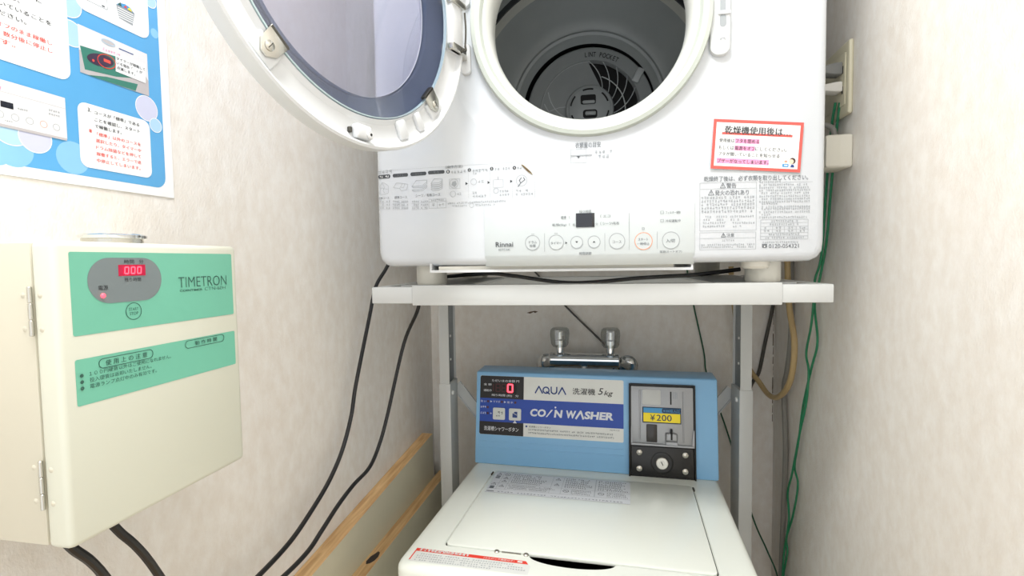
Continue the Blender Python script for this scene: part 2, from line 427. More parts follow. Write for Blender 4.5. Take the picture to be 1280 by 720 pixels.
# opening: seal ring, throat, drum
T = axis_y(OX, 0, OZ)      # lathe height h runs towards the viewer, so depth y = -h
MB().lathe([(.1675, -.010), (.1672, -.002), (.1655, .003), (.160, .0045), (.1535, .002), (.150, -.003), (.1485, -.012)], 'seal_grey', T, 96).build('door_seal', dryer)
MB().lathe([(.1505, -.004), (.1475, -.0035), (.1435, -.008), (.140, -.016), (.1385, -.026), (.1395, -.05), (.142, -.06)], 'throat_white', T, 96).build('throat', dryer)
mb = MB()
mb.lathe([(.1415, -.056), (.150, -.066), (.225, -.074), (.262, -.080)], 'drum_black', T, 96)
mb.lathe([(.262, -.080), (.264, -.12), (.264, -.352), (.262, -.362)], 'drum_grey', T, 96)
mb.lathe([(.262, -.362), (.258, -.376), (.256, -.377)], 'drum_black', T, 96)
mb.lathe([(.256, -.377), (.252, -.386), (.246, -.393)], 'drum_band', T, 96)
mb.lathe([(.246, -.393), (.240, -.400), (.200, -.438), (.180, -.455), (.174, -.456), (.169, -.452), (.163, -.454), (.157, -.462), (.151, -.466), (.1495, -.468)], 'drum_grey', T, 96)
mb.lathe([(.1495, -.468), (.1465, -.478), (.1455, -.488), (.0001, -.490)], 'void_black', T, 96)
drum = mb.build('drum', dryer); tag(drum, 'dark grey metal drum inside the dryer')
mb = MB()
for a in (84, 204, 324):                             # lifter ribs on the drum wall
    t = radians(a); c = Vector((OX+.256*cos(t), .21, OZ+.256*sin(t)))
    TT = Matrix.Translation(c) @ Matrix.Rotation(-t+pi/2, 4, 'Y')
    MB().prism([(-.03, .012), (.03, .012), (.018, -.012), (.008, -.02), (-.008, -.02), (-.018, -.012)], -.12, .12, 'drum_grey', 'y', .002, TT).build('lifter', drum)

# lint filter at the back of the drum
FY = .470
lint = tag(empty('lint_filter', (OX+.003, FY, OZ), 0, dryer), 'round grey lint filter at the back of the drum')
TF = AY
MB().lathe([(.1430, -.012), (.1430, -.002), (.1405, 0), (.114, 0), (.1125, -.003), (.110, -.012)], 'filter_grey', TF, 96).build('filter_rim', lint)
mb = MB()
fp = Print(lambda u, v, o: (u, .004-o, v), 0, .0008)
seg_a = [radians(92+i*(318-92)/40) for i in range(41)]           # solid swirl plate on the left
pts = [(.1135*cos(a), .1135*sin(a)) for a in seg_a]
inner = [(.046*cos(radians(318-20-i*(318-20-20)/40)), .046*sin(radians(318-20-i*(318-20-20)/40))) for i in range(41)]
outer_bulge = [(.030+.0*0, .046)]
pl = pts+inner
bm_v = [fp.P(u, v, 0) for u, v in pts]+[fp.P(u, v, 0) for u, v in inner[::-1]]
fp.add(bm_v, [[i, i+1, 41+i+1, 41+i] for i in range(40)], 'filter_grey')
for k in range(7):                                               # embossed flutes
    a0 = radians(196+k*15); c = []
    for i in range(9):
        t = i/8; r = .050+.056*t; a = a0-t*.75
        c.append((r*cos(a), r*sin(a)))
    fp.loop(c, .0022, 'filter_line', 1, closed=False)
c = [(.112*cos(radians(90+i*6)), .112*sin(radians(90+i*6))) for i in range(16)]; fp.loop(c, .0015, 'filter_line', 1, closed=False)
fp.loop([(-.110, -.008), (-.09, .006), (-.07, .012), (-.05, .013)], .0015, 'filter_line', 1, closed=False)
fp.build('swirl_plate', lint, smooth=False)
for k in range(9):                                               # curved ribs over the dark vents
    a0 = radians(82-k*16.5); P = []
    for i in range(8):
        t = i/7; r = .049+.063*t; a = a0+.62*(1-t)*-1+.15
        P.append((r*cos(a), .0005, r*sin(a)))
    MB().tube(P, .0011, 'filter_line', 6, 3).build('rib', lint)
MB().tube([(.080*cos(radians(70-i*9)), .0005, .080*sin(radians(70-i*9))) for i in range(15)], .0013, 'filter_line', 6, 2).build('rib', lint)
mb = MB(); TH = AY                                               # hub with two finger holes
mb.lathe([(.055, -.004), (.0545, .012), (.052, .016), (.047, .0165)], 'filter_grey', TH, 56)
mb.lathe([(.047, .0165), (.046, .0195), (.043, .021), (.0001, .0212)], 'hub_grey', TH, 56)
hub = mb.build('hub', lint)
hp = Print(lambda u, v, o: (u, -.0212-o, v), .0003, .0004)
for k in range(6):
    a0 = radians(20+k*60); c = [(.0425*cos(a0+i*.085), .0425*sin(a0+i*.085)) for i in range(7)]
    hp.loop(c, .0035, 'void_black', 0, closed=False)
hp.fan(rrect(-.020, .009, .014, .030, .004), 'void_black', 0); hp.fan(rrect(-.015, -.022, .017, -.003, .006), 'void_black', 0)
hp.build('hub_slots', lint, smooth=False)
MB().box(-.016, .012, -.029, -.022, .009, .0165, 'hub_grey', .003).build('grip', lint)
MB().box(-.010, .014, -.030, -.022, -.017, -.008, 'hub_grey', .003).build('grip', lint)
# words on the filter rim, each letter set on the arc
lp = Print(lambda u, v, o: (u, -.0-o, v), .0005)
for s, a in zip('LINT POCKET', [93.5, 90.6, 88.2, 84.8, 82, 78.2, 74.6, 71.0, 67.4, 64.0, 60.8]):
    if s == ' ': continue
    pts, fs = glyphs(s, .012); xm = (min(p[0] for p in pts)+max(p[0] for p in pts))/2; t = radians(a)
    def q(x, y): 
        x, y = (x-xm)*.0105, (y-.36)*.0150
        return (.1265*cos(t)+x*sin(t)+y*cos(t), .1265*sin(t)-x*cos(t)+y*sin(t))
    lp.add([lp.P(*q(*p), 0) for p in pts], fs, 'void_black')
lp.build('lettering', lint, smooth=False)
MB().box(-.008, .008, -.006, 0, -.017, .017, 'filter_line', .003, 2, Matrix.Translation((.108, 0, .072)) @ Matrix.Rotation(radians(28), 4, 'Y')).build('release_tab', lint)

def on_front(lift=0.0): return lambda u, v, o: (u, bow(u)-lift-o, v)

# control panel on the lower front edge
PX0, PX1, PZ0, PZ1, PL = -.1490, .1470, -.0015, .0845, .004
mb = MB(); cols_ = [PX0+(PX1-PX0)*i/24 for i in range(25)]; prof = [(PZ0, .020), (PZ0, .0075), (PZ0+.002, .006), (PZ0+.014, .0006), (PZ0+.017, 0), (PZ1-.003, 0), (PZ1-.0008, .0010), (PZ1, .0035), (PZ1, .012)]
vs = []
for i, x in enumerate(cols_):
    e = 0.0025 if i in (0, 24) else 0
    for z, d in prof: vs.append((x, bow(x)-PL+d+e, z))
k = len(prof); fs = [[i*k+q, (i+1)*k+q, (i+1)*k+q+1, i*k+q+1] for i in range(24) for q in range(k-1)]
for i, s in ((0, 1), (24, -1)):
    o = len(vs); x = cols_[i]
    vs += [(x-s*.0012, bow(x)-PL+.014, z) for z, d in prof]
    fs += [[i*k+q, i*k+q+1, o+q+1, o+q] for q in range(k-1)]
panel = mb.add(vs, fs, 'panel_white').build('control_panel', dryer, angle=25)
tag(panel, 'pale control panel strip with round buttons and a small dark display')
cpm = on_front(PL)
MB().box(-.0155, .0105, -.0052, -.003, .0522, .0720, 'display_navy', .0006).build('display', panel)
for x, z, r, m in ((-.0776, .032, .0108, 'print_pale'), (-.0436, .0319, .0108, 'print_pale'), (-.0146, .0313, .0088, 'print_pale'), (.0096, .0314, .0088, 'print_pale'),
                   (.0412, .0319, .0112, 'print_pale'), (.0775, .0312, .0122, 'orange_ring'), (.1145, .0316, .0120, 'print_pale')):
    p = Print(cpm, .0002); p.disc(x, z, r, 'panel_white', 2); p.ring(x, z, r, .0009, m, 3)
    p.build('button', panel, smooth=False)

# printed matter on the dryer front: (words or drawing, u0, v0, u1, v1) in metres on its face
CONTROL_PRINT = [
  ('Rinnai', -0.1318, 0.0268, -0.1058, 0.0339), ('RDTC-54S', -0.1275, 0.0213, -0.1106, 0.0241), ('ドラム', -0.0827, 0.0308, -0.0713, 0.0345),
  ('除菌', -0.0815, 0.0255, -0.0731, 0.0295), ('タイマー', -0.0512, 0.0288, -0.0363, 0.0326), ('コース', 0.0351, 0.0289, 0.0473, 0.0325),
  ('スタート', 0.0701, 0.0316, 0.0836, 0.0355), ('一時停止', 0.0686, 0.0255, 0.0855, 0.0294), ('入/切', 0.1078, 0.0285, 0.1198, 0.0336),
  ('電源(オートオフ)', 0.0995, 0.0138, 0.1291, 0.0176), ('時間調節', -0.0112, 0.0132, 0.0059, 0.0174), ('残り時間', -0.0107, 0.0722, 0.0058, 0.0763),
  ('標準 〔', -0.0366, 0.0646, -0.0238, 0.0688), ('乾燥(5kg)〔', -0.0489, 0.0542, -0.0237, 0.0584), ('約', -0.02, 0.0542, -0.0165, 0.0579),
  ('分', 0.0118, 0.0544, 0.0152, 0.0578), ('〔 エコ', 0.0186, 0.0648, 0.0324, 0.0692), ('〔 シーツ/毛布', 0.0186, 0.0544, 0.0443, 0.0591),
  ('フィルター掃除', 0.1073, 0.0679, 0.1273, 0.0717), ('冷却運転中', 0.1073, 0.0566, 0.1273, 0.0602), ('#sq', 0.1002, 0.068, 0.1049, 0.0723),
  ('#sq', 0.1002, 0.0567, 0.1049, 0.0608), ('#sq', 0.0753, 0.0469, 0.0789, 0.05), ('#v', -0.0605, 0.0189, -0.06, 0.0451),
  ('#v', 0.0242, 0.0182, 0.0247, 0.0431), ('#v', 0.0577, 0.0193, 0.0582, 0.0703), ('#v', 0.0957, 0.0199, 0.0962, 0.044),
  ('#d', -0.0795, 0.0438, -0.0744, 0.0445), ('#d', -0.0461, 0.0442, -0.0411, 0.045), ('#tri', -0.0306, 0.029, -0.0276, 0.0325),
]
WARNING_PRINT = [
  ('乾燥終了後は、必ず衣類を取り出してください。', 0.1595, 0.1111, 0.2993, 0.1183), ('#o', 0.1538, 0.0436, 0.2301, 0.1095), ('#h', 0.1537, 0.1008, 0.2299, 0.1012),
  ('警告', 0.1896, 0.1018, 0.2028, 0.1085), ('#w', 0.1814, 0.1021, 0.1882, 0.1088), ('#w', 0.1654, 0.0926, 0.1729, 0.0995),
  ('発火の恐れあり', 0.1743, 0.0918, 0.2196, 0.0991), ('#p', 0.1554, 0.087, 0.2277, 0.0907), ('#p', 0.1554, 0.0823, 0.2277, 0.0859),
  ('#p', 0.1554, 0.0776, 0.2278, 0.0812), ('#p', 0.1554, 0.0728, 0.2278, 0.0765), ('#p', 0.1555, 0.0679, 0.2252, 0.0716),
  ('#p', 0.1576, 0.0613, 0.227, 0.0642), ('#p', 0.158, 0.0575, 0.1679, 0.0604), ('#p', 0.176, 0.0571, 0.1867, 0.0601),
  ('#p', 0.1948, 0.0568, 0.2073, 0.0597), ('#p', 0.1577, 0.0531, 0.1894, 0.056), ('#p', 0.1975, 0.0524, 0.228, 0.0553),
  ('#p', 0.1577, 0.0483, 0.1877, 0.0513), ('#p', 0.1984, 0.0478, 0.2101, 0.0507), ('#o', 0.154, 0.0175, 0.2297, 0.0414),
  ('#h', 0.154, 0.0331, 0.2297, 0.0335), ('注意', 0.1901, 0.0347, 0.2005, 0.04), ('#w', 0.1831, 0.0349, 0.1888, 0.0402),
  ('#p', 0.1833, 0.0286, 0.2009, 0.0313), ('#p', 0.1557, 0.0229, 0.2283, 0.0256), ('#p', 0.1557, 0.0198, 0.2269, 0.0223),
  ('#p', 0.2328, 0.1075, 0.2624, 0.1104), ('#h', 0.2633, 0.1082, 0.3057, 0.1085), ('#p', 0.2329, 0.1034, 0.2985, 0.1063),
  ('#p', 0.2329, 0.0996, 0.3004, 0.1025), ('#p', 0.233, 0.0961, 0.3023, 0.099), ('#p', 0.2362, 0.0923, 0.3014, 0.0952),
  ('#p', 0.233, 0.088, 0.3024, 0.0909), ('#p', 0.2363, 0.0843, 0.3024, 0.0872), ('#p', 0.2331, 0.0805, 0.3025, 0.0835),
  ('#p', 0.2364, 0.078, 0.2583, 0.0809), ('#p', 0.2332, 0.0736, 0.3026, 0.0766), ('#p', 0.2364, 0.0705, 0.3027, 0.0734),
  ('#p', 0.2333, 0.0664, 0.3027, 0.0693), ('#p', 0.2365, 0.0631, 0.2495, 0.0661), ('#p', 0.2333, 0.0593, 0.2992, 0.0622),
  ('#o', 0.2358, 0.0304, 0.3004, 0.0578), ('#h', 0.2357, 0.0531, 0.3002, 0.0535), ('#h', 0.2358, 0.0482, 0.3003, 0.0485),
  ('#h', 0.2358, 0.044, 0.3004, 0.0443), ('#h', 0.2359, 0.0394, 0.3004, 0.0398), ('#h', 0.2359, 0.0348, 0.3005, 0.0352),
  ('#v', 0.2519, 0.0398, 0.2522, 0.0486), ('#v', 0.2679, 0.0396, 0.2683, 0.0483), ('#v', 0.2842, 0.0393, 0.2846, 0.0481),
  ('#p', 0.2496, 0.054, 0.2866, 0.0569), ('#p', 0.2478, 0.0494, 0.2875, 0.0524), ('#p', 0.2462, 0.0359, 0.2886, 0.0389),
  ('#p', 0.2417, 0.0314, 0.2951, 0.0343), ('#p', 0.2396, 0.0453, 0.2482, 0.0482), ('#p', 0.2396, 0.0409, 0.2483, 0.0438),
  ('#p', 0.2558, 0.045, 0.2645, 0.0479), ('#p', 0.2558, 0.0406, 0.2645, 0.0435), ('#p', 0.272, 0.0448, 0.2807, 0.0477),
  ('#p', 0.2721, 0.0404, 0.2808, 0.0433), ('#p', 0.288, 0.0445, 0.2967, 0.0474), ('#p', 0.288, 0.0401, 0.2968, 0.0431),
  ('#p', 0.2382, 0.0252, 0.287, 0.028), ('#tel', 0.2382, 0.0193, 0.2449, 0.0245), ('0120-054321', 0.2472, 0.0186, 0.288, 0.0242),
]
COURSE_PRINT = [
  ('#dots', -0.3192, 0.1476, -0.0944, 0.1482), ('#p', -0.3206, 0.1436, -0.2955, 0.1488), ('（操作方法）', -0.2079, 0.1445, -0.1811, 0.1494),
  ('#pill', -0.3201, 0.1364, -0.2991, 0.1423), ('#pill', -0.295, 0.1371, -0.269, 0.1424), ('#pill', -0.265, 0.1372, -0.2387, 0.1427),
  ('#pill', -0.236, 0.138, -0.2095, 0.1432), ('#pw', -0.3178, 0.1376, -0.3014, 0.1408), ('タオル', -0.2874, 0.1381, -0.2767, 0.1413),
  ('シーツ', -0.2569, 0.1384, -0.2461, 0.1415), ('毛布', -0.2273, 0.139, -0.2179, 0.1423), ('#shirt', -0.318, 0.1123, -0.3031, 0.1302),
  ('#towel', -0.294, 0.1158, -0.2695, 0.1285), ('#sheets', -0.2629, 0.1141, -0.238, 0.1302), ('#stack', -0.2316, 0.1135, -0.2137, 0.131),
  ('標準コース', -0.3208, 0.1045, -0.302, 0.1083), ('標準コース', -0.2929, 0.1042, -0.2715, 0.1084), ('シーツ／毛布コース', -0.2572, 0.1048, -0.2172, 0.1097),
  ('#o', -0.2359, 0.087, -0.2081, 0.1011), ('#v', -0.2224, 0.0874, -0.222, 0.0964), ('#h', -0.2359, 0.0964, -0.208, 0.0968),
  ('#p', -0.2322, 0.0976, -0.2115, 0.1003), ('#p', -0.2324, 0.0899, -0.2247, 0.0942), ('#p', -0.2201, 0.0899, -0.2108, 0.0936),
  ('#p', -0.3191, 0.1, -0.3108, 0.1029), ('#p', -0.308, 0.0995, -0.2998, 0.1023), ('#dots', -0.3191, 0.0987, -0.2999, 0.0992),
  ('#p', -0.3192, 0.095, -0.3109, 0.0978), ('#p', -0.3082, 0.0945, -0.3, 0.0973), ('#dots', -0.3193, 0.0937, -0.3001, 0.0941),
  ('#p', -0.3194, 0.0901, -0.3111, 0.093), ('#p', -0.3083, 0.0896, -0.3001, 0.0924), ('#dots', -0.3195, 0.0889, -0.3002, 0.0893),
  ('#p', -0.2962, 0.0988, -0.2841, 0.1016), ('#p', -0.2814, 0.0981, -0.2695, 0.1009), ('#dots', -0.2963, 0.0975, -0.2695, 0.0979),
  ('#p', -0.2964, 0.0938, -0.2842, 0.0966), ('#p', -0.2816, 0.0931, -0.2696, 0.0959), ('#dots', -0.2964, 0.0925, -0.2697, 0.0929),
  ('#p', -0.2965, 0.089, -0.2844, 0.0918), ('#p', -0.2817, 0.0883, -0.2697, 0.0911), ('#dots', -0.2966, 0.0877, -0.2698, 0.0881),
  ('#p', -0.264, 0.0973, -0.2517, 0.1), ('#p', -0.2491, 0.0966, -0.2369, 0.0993), ('#dots', -0.264, 0.0959, -0.237, 0.0963),
  ('#p', -0.2641, 0.0923, -0.2518, 0.0951), ('#p', -0.2492, 0.0917, -0.237, 0.0944), ('#dots', -0.2642, 0.091, -0.2371, 0.0914),
  ('#p', -0.2642, 0.0876, -0.2519, 0.0903), ('#p', -0.2493, 0.0869, -0.2372, 0.0897), ('#dots', -0.2643, 0.0863, -0.2372, 0.0867),
  ('#n1', -0.2066, 0.1377, -0.2012, 0.1427), ('#n2', -0.1733, 0.1383, -0.1681, 0.1433), ('#n3', -0.1393, 0.1384, -0.1342, 0.1433),
  ('#n4', -0.1056, 0.1379, -0.1005, 0.1428), ('#p', -0.2002, 0.137, -0.1756, 0.1412), ('#p', -0.1667, 0.137, -0.1427, 0.1412),
  ('#p', -0.1662, 0.1337, -0.1591, 0.1367), ('#p', -0.1328, 0.1379, -0.1094, 0.1417), ('#p', -0.0998, 0.138, -0.0877, 0.1417),
  ('#tri', -0.177, 0.119, -0.1733, 0.1236), ('#tri', -0.1432, 0.1189, -0.1397, 0.1234), ('#tri', -0.1095, 0.119, -0.106, 0.1235),
  ('#c', -0.2018, 0.1159, -0.1882, 0.1287), ('#c', -0.2015, 0.1027, -0.1924, 0.1112), ('#c', -0.169, 0.1188, -0.1598, 0.1276),
  ('#c', -0.1348, 0.1049, -0.1269, 0.1125), ('#c', -0.1008, 0.1138, -0.0847, 0.1296), ('#p', -0.1912, 0.1049, -0.1799, 0.1083),
  ('#p', -0.159, 0.1212, -0.1478, 0.125), ('#p', -0.1673, 0.1054, -0.1597, 0.1088), ('#p', -0.1674, 0.1003, -0.1448, 0.1041),
  ('#p', -0.1259, 0.1059, -0.1119, 0.1091), ('#p', -0.126, 0.1008, -0.1108, 0.104), ('#p', -0.1022, 0.1052, -0.0834, 0.109),
  ('#p', -0.1023, 0.1004, -0.0762, 0.1037), ('#p', -0.2059, 0.0919, -0.1164, 0.0947), ('#p', -0.1988, 0.0879, -0.1752, 0.0906),
  ('#p', -0.163, 0.0875, -0.1321, 0.0904), ('#c', -0.1717, 0.0851, -0.1649, 0.0931), ('#drum', -0.2022, 0.1149, -0.1857, 0.129),
  ('#hand', -0.0981, 0.1133, -0.088, 0.1258), ('#mach', -0.1346, 0.1133, -0.1199, 0.1246), ('#vd', -0.1727, 0.1001, -0.1723, 0.1403),
  ('#vd', -0.1397, 0.0987, -0.1393, 0.1385), ('#vd', -0.1069, 0.0973, -0.1065, 0.1368), ('#vd', -0.0739, 0.096, -0.0736, 0.1352),
]
GAUGE_PRINT = [
  ('衣類量の目安', -0.0157, 0.1641, 0.0198, 0.1719), ('#o', -0.0226, 0.1436, -0.0002, 0.1625), ('#h', -0.0226, 0.1532, 0.0076, 0.1546),
  ('#tri_d', -0.0136, 0.1497, -0.0091, 0.1531), ('#p', 0.0109, 0.1554, 0.0363, 0.1598), ('#p', 0.0153, 0.1488, 0.0318, 0.1532),
]

def ink(p, items, m_text='print_grey', m_line='print_pale', bold=.006, o=1):
    """lays a table of printed items (kind or words, u0, v0, u1, v1) on a surface"""
    for s, u0, v0, u1, v1 in items:
        w, h = u1-u0, v1-v0; cu, cv = (u0+u1)/2, (v0+v1)/2
        if not s.startswith('#'): p.text(s, u0, v0, u1, v1, m_text, o, bold)
        elif s == '#p': p.marks(u0, v0, u1, v1, m_line, o)
        elif s == '#pw': p.marks(u0, v0, u1, v1, 'print_white', o+1)
        elif s in ('#h', '#d'): p.rect(u0, v0, u1, max(v1, v0+.00035), m_line, o)
        elif s == '#v': p.rect(u0, v0, max(u1, u0+.00035), v1, m_line, o)
        elif s == '#o': p.frame(u0, v0, u1, v1, .0004, m_line, o)
        elif s == '#sq': p.frame(u0, v0, u1, v1, .0006, m_line, o)
        elif s == '#c': p.ring(cu, cv, w/2, .0005, m_line, o)
        elif s == '#dots':
            n = max(3, int(w/.0022))
            for i in range(n): p.rect(u0+w*i/n, cv-.00022, u0+w*(i+.6)/n, cv+.00022, m_line, o)
        elif s == '#vd':
            n = max(3, int(h/.002))
            for i in range(n): p.rect(cu-.00018, v0+h*i/n, cu+.00018, v0+h*(i+.6)/n, m_line, o)
        elif s == '#pill': p.fan(rrect(u0, v0, u1, v1, h*.45), 'print_dark', o-.5)
        elif s == '#tri': p.poly([(u0, v0), (u1, cv), (u0, v1)], 'print_dark', o)
        elif s == '#tri_d': p.poly([(u0, v1), (cu, v0), (u1, v1)], 'print_dark', o)
        elif s == '#w':
            p.loop([(u0, v0), (u1, v0), (cu, v1)], .0007, m_text, o); p.rect(cu-.0004, v0+h*.3, cu+.0004, v0+h*.65, m_text, o); p.rect(cu-.0004, v0+h*.13, cu+.0004, v0+h*.22, m_text, o)
        elif s == '#tel': p.fan(rrect(u0, v0, u1, v0+h*.75, h*.2), m_text, o); p.rect(u0, v1-h*.28, u1, v1, m_text, o); p.disc(cu, v0+h*.36, h*.16, 'print_white', o+1, 12)
        elif s[:2] == '#n': p.disc(cu, cv, w/2, 'print_dark', o, 16); p.text(s[2], cu-w*.12, v0+h*.2, cu+w*.12, v1-h*.2, 'print_white', o+1, .01)
        elif s == '#shirt':
            p.loop([(u0, v0+h*.1), (u0+w*.05, v0+h*.75), (u0+w*.3, v1), (u0+w*.6, v1-h*.05), (u1, v0+h*.7), (u1, v0+h*.1), (u0+w*.6, v0), (u0+w*.2, v0)], .0005, m_line, o)
            p.loop([(u0+w*.3, v1), (u0+w*.55, v0+h*.6), (u0+w*.35, v0+h*.3), (u0+w*.6, v0+h*.1)], .0004, m_line, o, False); p.loop([(u0+w*.1, v0+h*.5), (u0+w*.3, v0+h*.55), (u1-w*.1, v0+h*.4)], .0004, m_line, o, False)
        elif s == '#towel':
            p.loop([(u0, v0+h*.45), (u0+w*.2, v1), (u0+w*.62, v1-h*.1), (u0+w*.42, v0+h*.3)], .0005, m_line, o); p.loop([(u0+w*.42, v0+h*.3), (u0+w*.55, v0), (u0+w*.9, v0+h*.1), (u1, v1-h*.25), (u0+w*.62, v1-h*.1)], .0005, m_line, o, False)
            p.loop([(u0+w*.5, v0+h*.45), (u0+w*.7, v0+h*.4), (u0+w*.78, v1-h*.2)], .0005, m_line, o, False)
        elif s in ('#sheets', '#stack'):
            d = .35 if s == '#sheets' else .15; n = 2 if s == '#sheets' else 4
            for i in range(n):
                b = v0+h*.55*i/n*1.2; p.loop([(u0, b+h*.12), (u0+w*.1, b), (u1-w*.3, b), (u1, b+h*d), (u1-w*.02, b+h*(d+.14)), (u1-w*.32, b+h*.14), (u0, b+h*.14)], .0005, m_line, o)
            b = v0+h*.55*(n-1)/n*1.2; p.loop([(u0, b+h*.14), (u0+w*.3, v1), (u1, v1-h*.04), (u1, b+h*(d+.1))], .0005, m_line, o, False)
        elif s == '#drum': p.loop([(u0, v0), (u1, v0), (u1, v1), (u0, v1)], .00035, m_line, o); p.fan([(u0+w*.2, v0+h*.4), (u0+w*.5, v0+h*.15), (u0+w*.7, v0+h*.45), (u0+w*.6, v0+h*.8), (u0+w*.3, v0+h*.7)], m_line, o)
        elif s == '#hand': p.loop([(u0, v0), (u0+w*.4, v0+h*.4), (u0+w*.2, v0+h*.7), (u0+w*.5, v1)], .0011, m_text, o, False); p.loop([(u0+w*.4, v0+h*.4), (u1, v0+h*.75), (u1-w*.2, v1)], .0011, m_text, o, False)
        elif s == '#mach': p.loop([(u0, v0), (u1, v0), (u1, v1), (u0, v1)], .00035, m_line, o); p.rect(cu-.0003, v1, cu+.0003, v1+h*.4, m_text, o)
p = Print(cpm); s, a, b, c, d = CONTROL_PRINT[0]; p.text(s, a, b, c, d, 'print_dark', 4, .01); ink(p, CONTROL_PRINT[1:2], 'print_grey', o=4); p.build('maker_lettering', panel, smooth=False)
p = Print(cpm); ink(p, CONTROL_PRINT[2:], 'print_grey', 'print_pale', o=4)
p.poly([(-.0166, .0327), (-.0126, .0327), (-.0146, .0303)], 'print_dark', 4); p.poly([(.0076, .0303), (.0116, .0303), (.0096, .0327)], 'print_dark', 4)
tag(p.build('button_captions', panel, smooth=False), 'grey button captions')
p = Print(on_front()); ink(p, WARNING_PRINT, 'print_grey', 'print_pale', .004); tag(p.build('warning_print', dryer, smooth=False), 'grey printed warnings on the lower right front')
p = Print(on_front()); ink(p, COURSE_PRINT, 'print_grey', 'print_pale', .004); tag(p.build('course_guide_print', dryer, smooth=False), 'grey printed course guide with laundry drawings')
p = Print(on_front(-.0036)); ink(p, GAUGE_PRINT, 'print_grey', 'print_pale', .004); p.build('load_gauge_print', dryer, smooth=False)
p = Print(on_front(), .0006)
p.poly([(-.0935, .1445), (-.0905, .1440), (-.0850, .1395), (-.0790, .1335), (-.0760, .1290), (-.0785, .1300), (-.0835, .1335), (-.0885, .1385)], 'stain_brown', 1)
p.poly([(-.0925, .1440), (-.0830, .1365), (-.0775, .1310), (-.0838, .1345)], 'wall_scuff', 2)
tag(p.build('scorch_mark', dryer, smooth=False), 'brown scratch on the white front')

# filter tray edge under the panel, feet
mb = MB()
mb.prism([(.000, -.0075), (.14, -.0075), (.14, -.0095), (.000, -.0095)], -.2357, .1466, 'plastic_white', 'x')
mb.box(-.2357, .1466, -.0005, .0015, -.0098, -.006, 'plastic_white')
for x in (-.2357, .1440): mb.box(x, x+.0026, 0, .14, -.0096, .004, 'plastic_white')
mb.box(-.223, .1205, .004, .012, -.006, -.0005, 'stand_foot')
T0 = Matrix.Translation((0, .012, 0)); mb.v = [tuple(T0 @ Vector(q)) for q in mb.v]
mb.build('filter_tray', dryer)
for x, y in ((-.2517, .072), (.2571, .072), (-.25, .40), (.25, .40)):
    f = MB().lathe([(.0001, .004), (.0245, .004), (.0245, -.0265), (.0235, -.0293), (.0001, -.0293)], 'stand_foot', Matrix.Translation((x, y, 0)), 32).build('foot', dryer)
    if y < .1 and x > 0: MB().lathe([(.0001, .002), (.019, .002), (.019, -.006), (.016, -.0095), (.0001, -.0095)], 'stand_foot', Matrix.Translation((x-.018, y-.026, 0)), 28).build('adjuster', f)
MB().lathe([(.0001, .002), (.0185, .002), (.0185, -.024), (.0001, -.024)], 'stand_foot', Matrix.Translation((-.213, .20, 0)), 24).build('foot', dryer)

# latch plate right of the opening
mb = MB(); out = rrect(.1665, .2800, .1925, .420, .011, 8)
mb.prism(out, -.007, .02, 'plastic_white', 'y', .0022, Matrix.Translation((0, bow(.18)+.0035, 0)) @ Matrix.Shear('XZ', 4, (0, 0)))
latch = mb.build('latch_plate', dryer)
lp = Print(lambda u, v, o: (u, bow(.18)-.0035-o, v))
lp.fan(rrect(.1785, .3165, .1870, .3330, .004), 'print_pale', 0); lp.rect(.1788, .338, .1862, .352, 'print_pale', 0)
lp.rect(.1795, .2990, .1855, .3018, 'print_grey', 0); lp.rect(.1803, .2990, .1848, .3008, 'plastic_white', 1)
lp.build('latch_slot', latch, smooth=False)
MB().box(.176, .1925, bow(.18)-.0060, bow(.18)-.003, .3325, .3375, 'plastic_white', .001).build('latch_lip', latch)

# ---------------------------------------------------------------- the open door
door = empty('door', (-.2297, -.214, .321), 250.35, dryer); tag(door, 'round white door swung open, with a tinted glass window')
TD = Matrix.Rotation(radians(-90), 4, 'X')          # lathe height -> +y (inner side of the door)
DR = .1915
MB().lathe([(.158, -.0060), (.1585, -.0050), (.164, -.0085), (.178, -.0085), (.1845, -.006), (.187, -.0005), (.189, .0004), (DR, -.0008), (DR+.0006, -.004), (DR, -.018), (DR-.004, -.0225), (.172, -.0262), (.150, -.0285), (.135, -.0292), (.1315, -.028), (.1315, -.024)], 'plastic_white', TD, 128).build('ring', door)
MB().lathe([(.1325, -.026), (.1330, -.018), (.150, -.0125), (.1575, -.0095)], 'door_frit', TD, 96).build('frit_band', door)
MB().lathe([(.1325, -.0255), (.0001, -.0255)], 'door_tint', TD, 96).build('outer_pane', door)
gl = MB().lathe([(.0001, -.0045), (.1565, -.0045)], 'door_glass', TD, 96).build('glass', door)
mat('glass_edge', (196, 216, 218), 0.2)
MB().lathe([(.1563, -.0085), (.1572, -.0080), (.1572, -.0042), (.1563, -.0038)], 'glass_edge', TD, 96).build('glass_rim', door)
def ring_T(ang, r, y=0.0, spin=0.0):
    """frame on the door ring: local x radially outward, z along the rim, y towards the viewer"""
    a = radians(ang)
    return Matrix.Translation((r*cos(a), y, r*sin(a))) @ Matrix.Rotation(-a, 4, 'Y') @ Matrix.Rotation(spin, 4, 'Y')
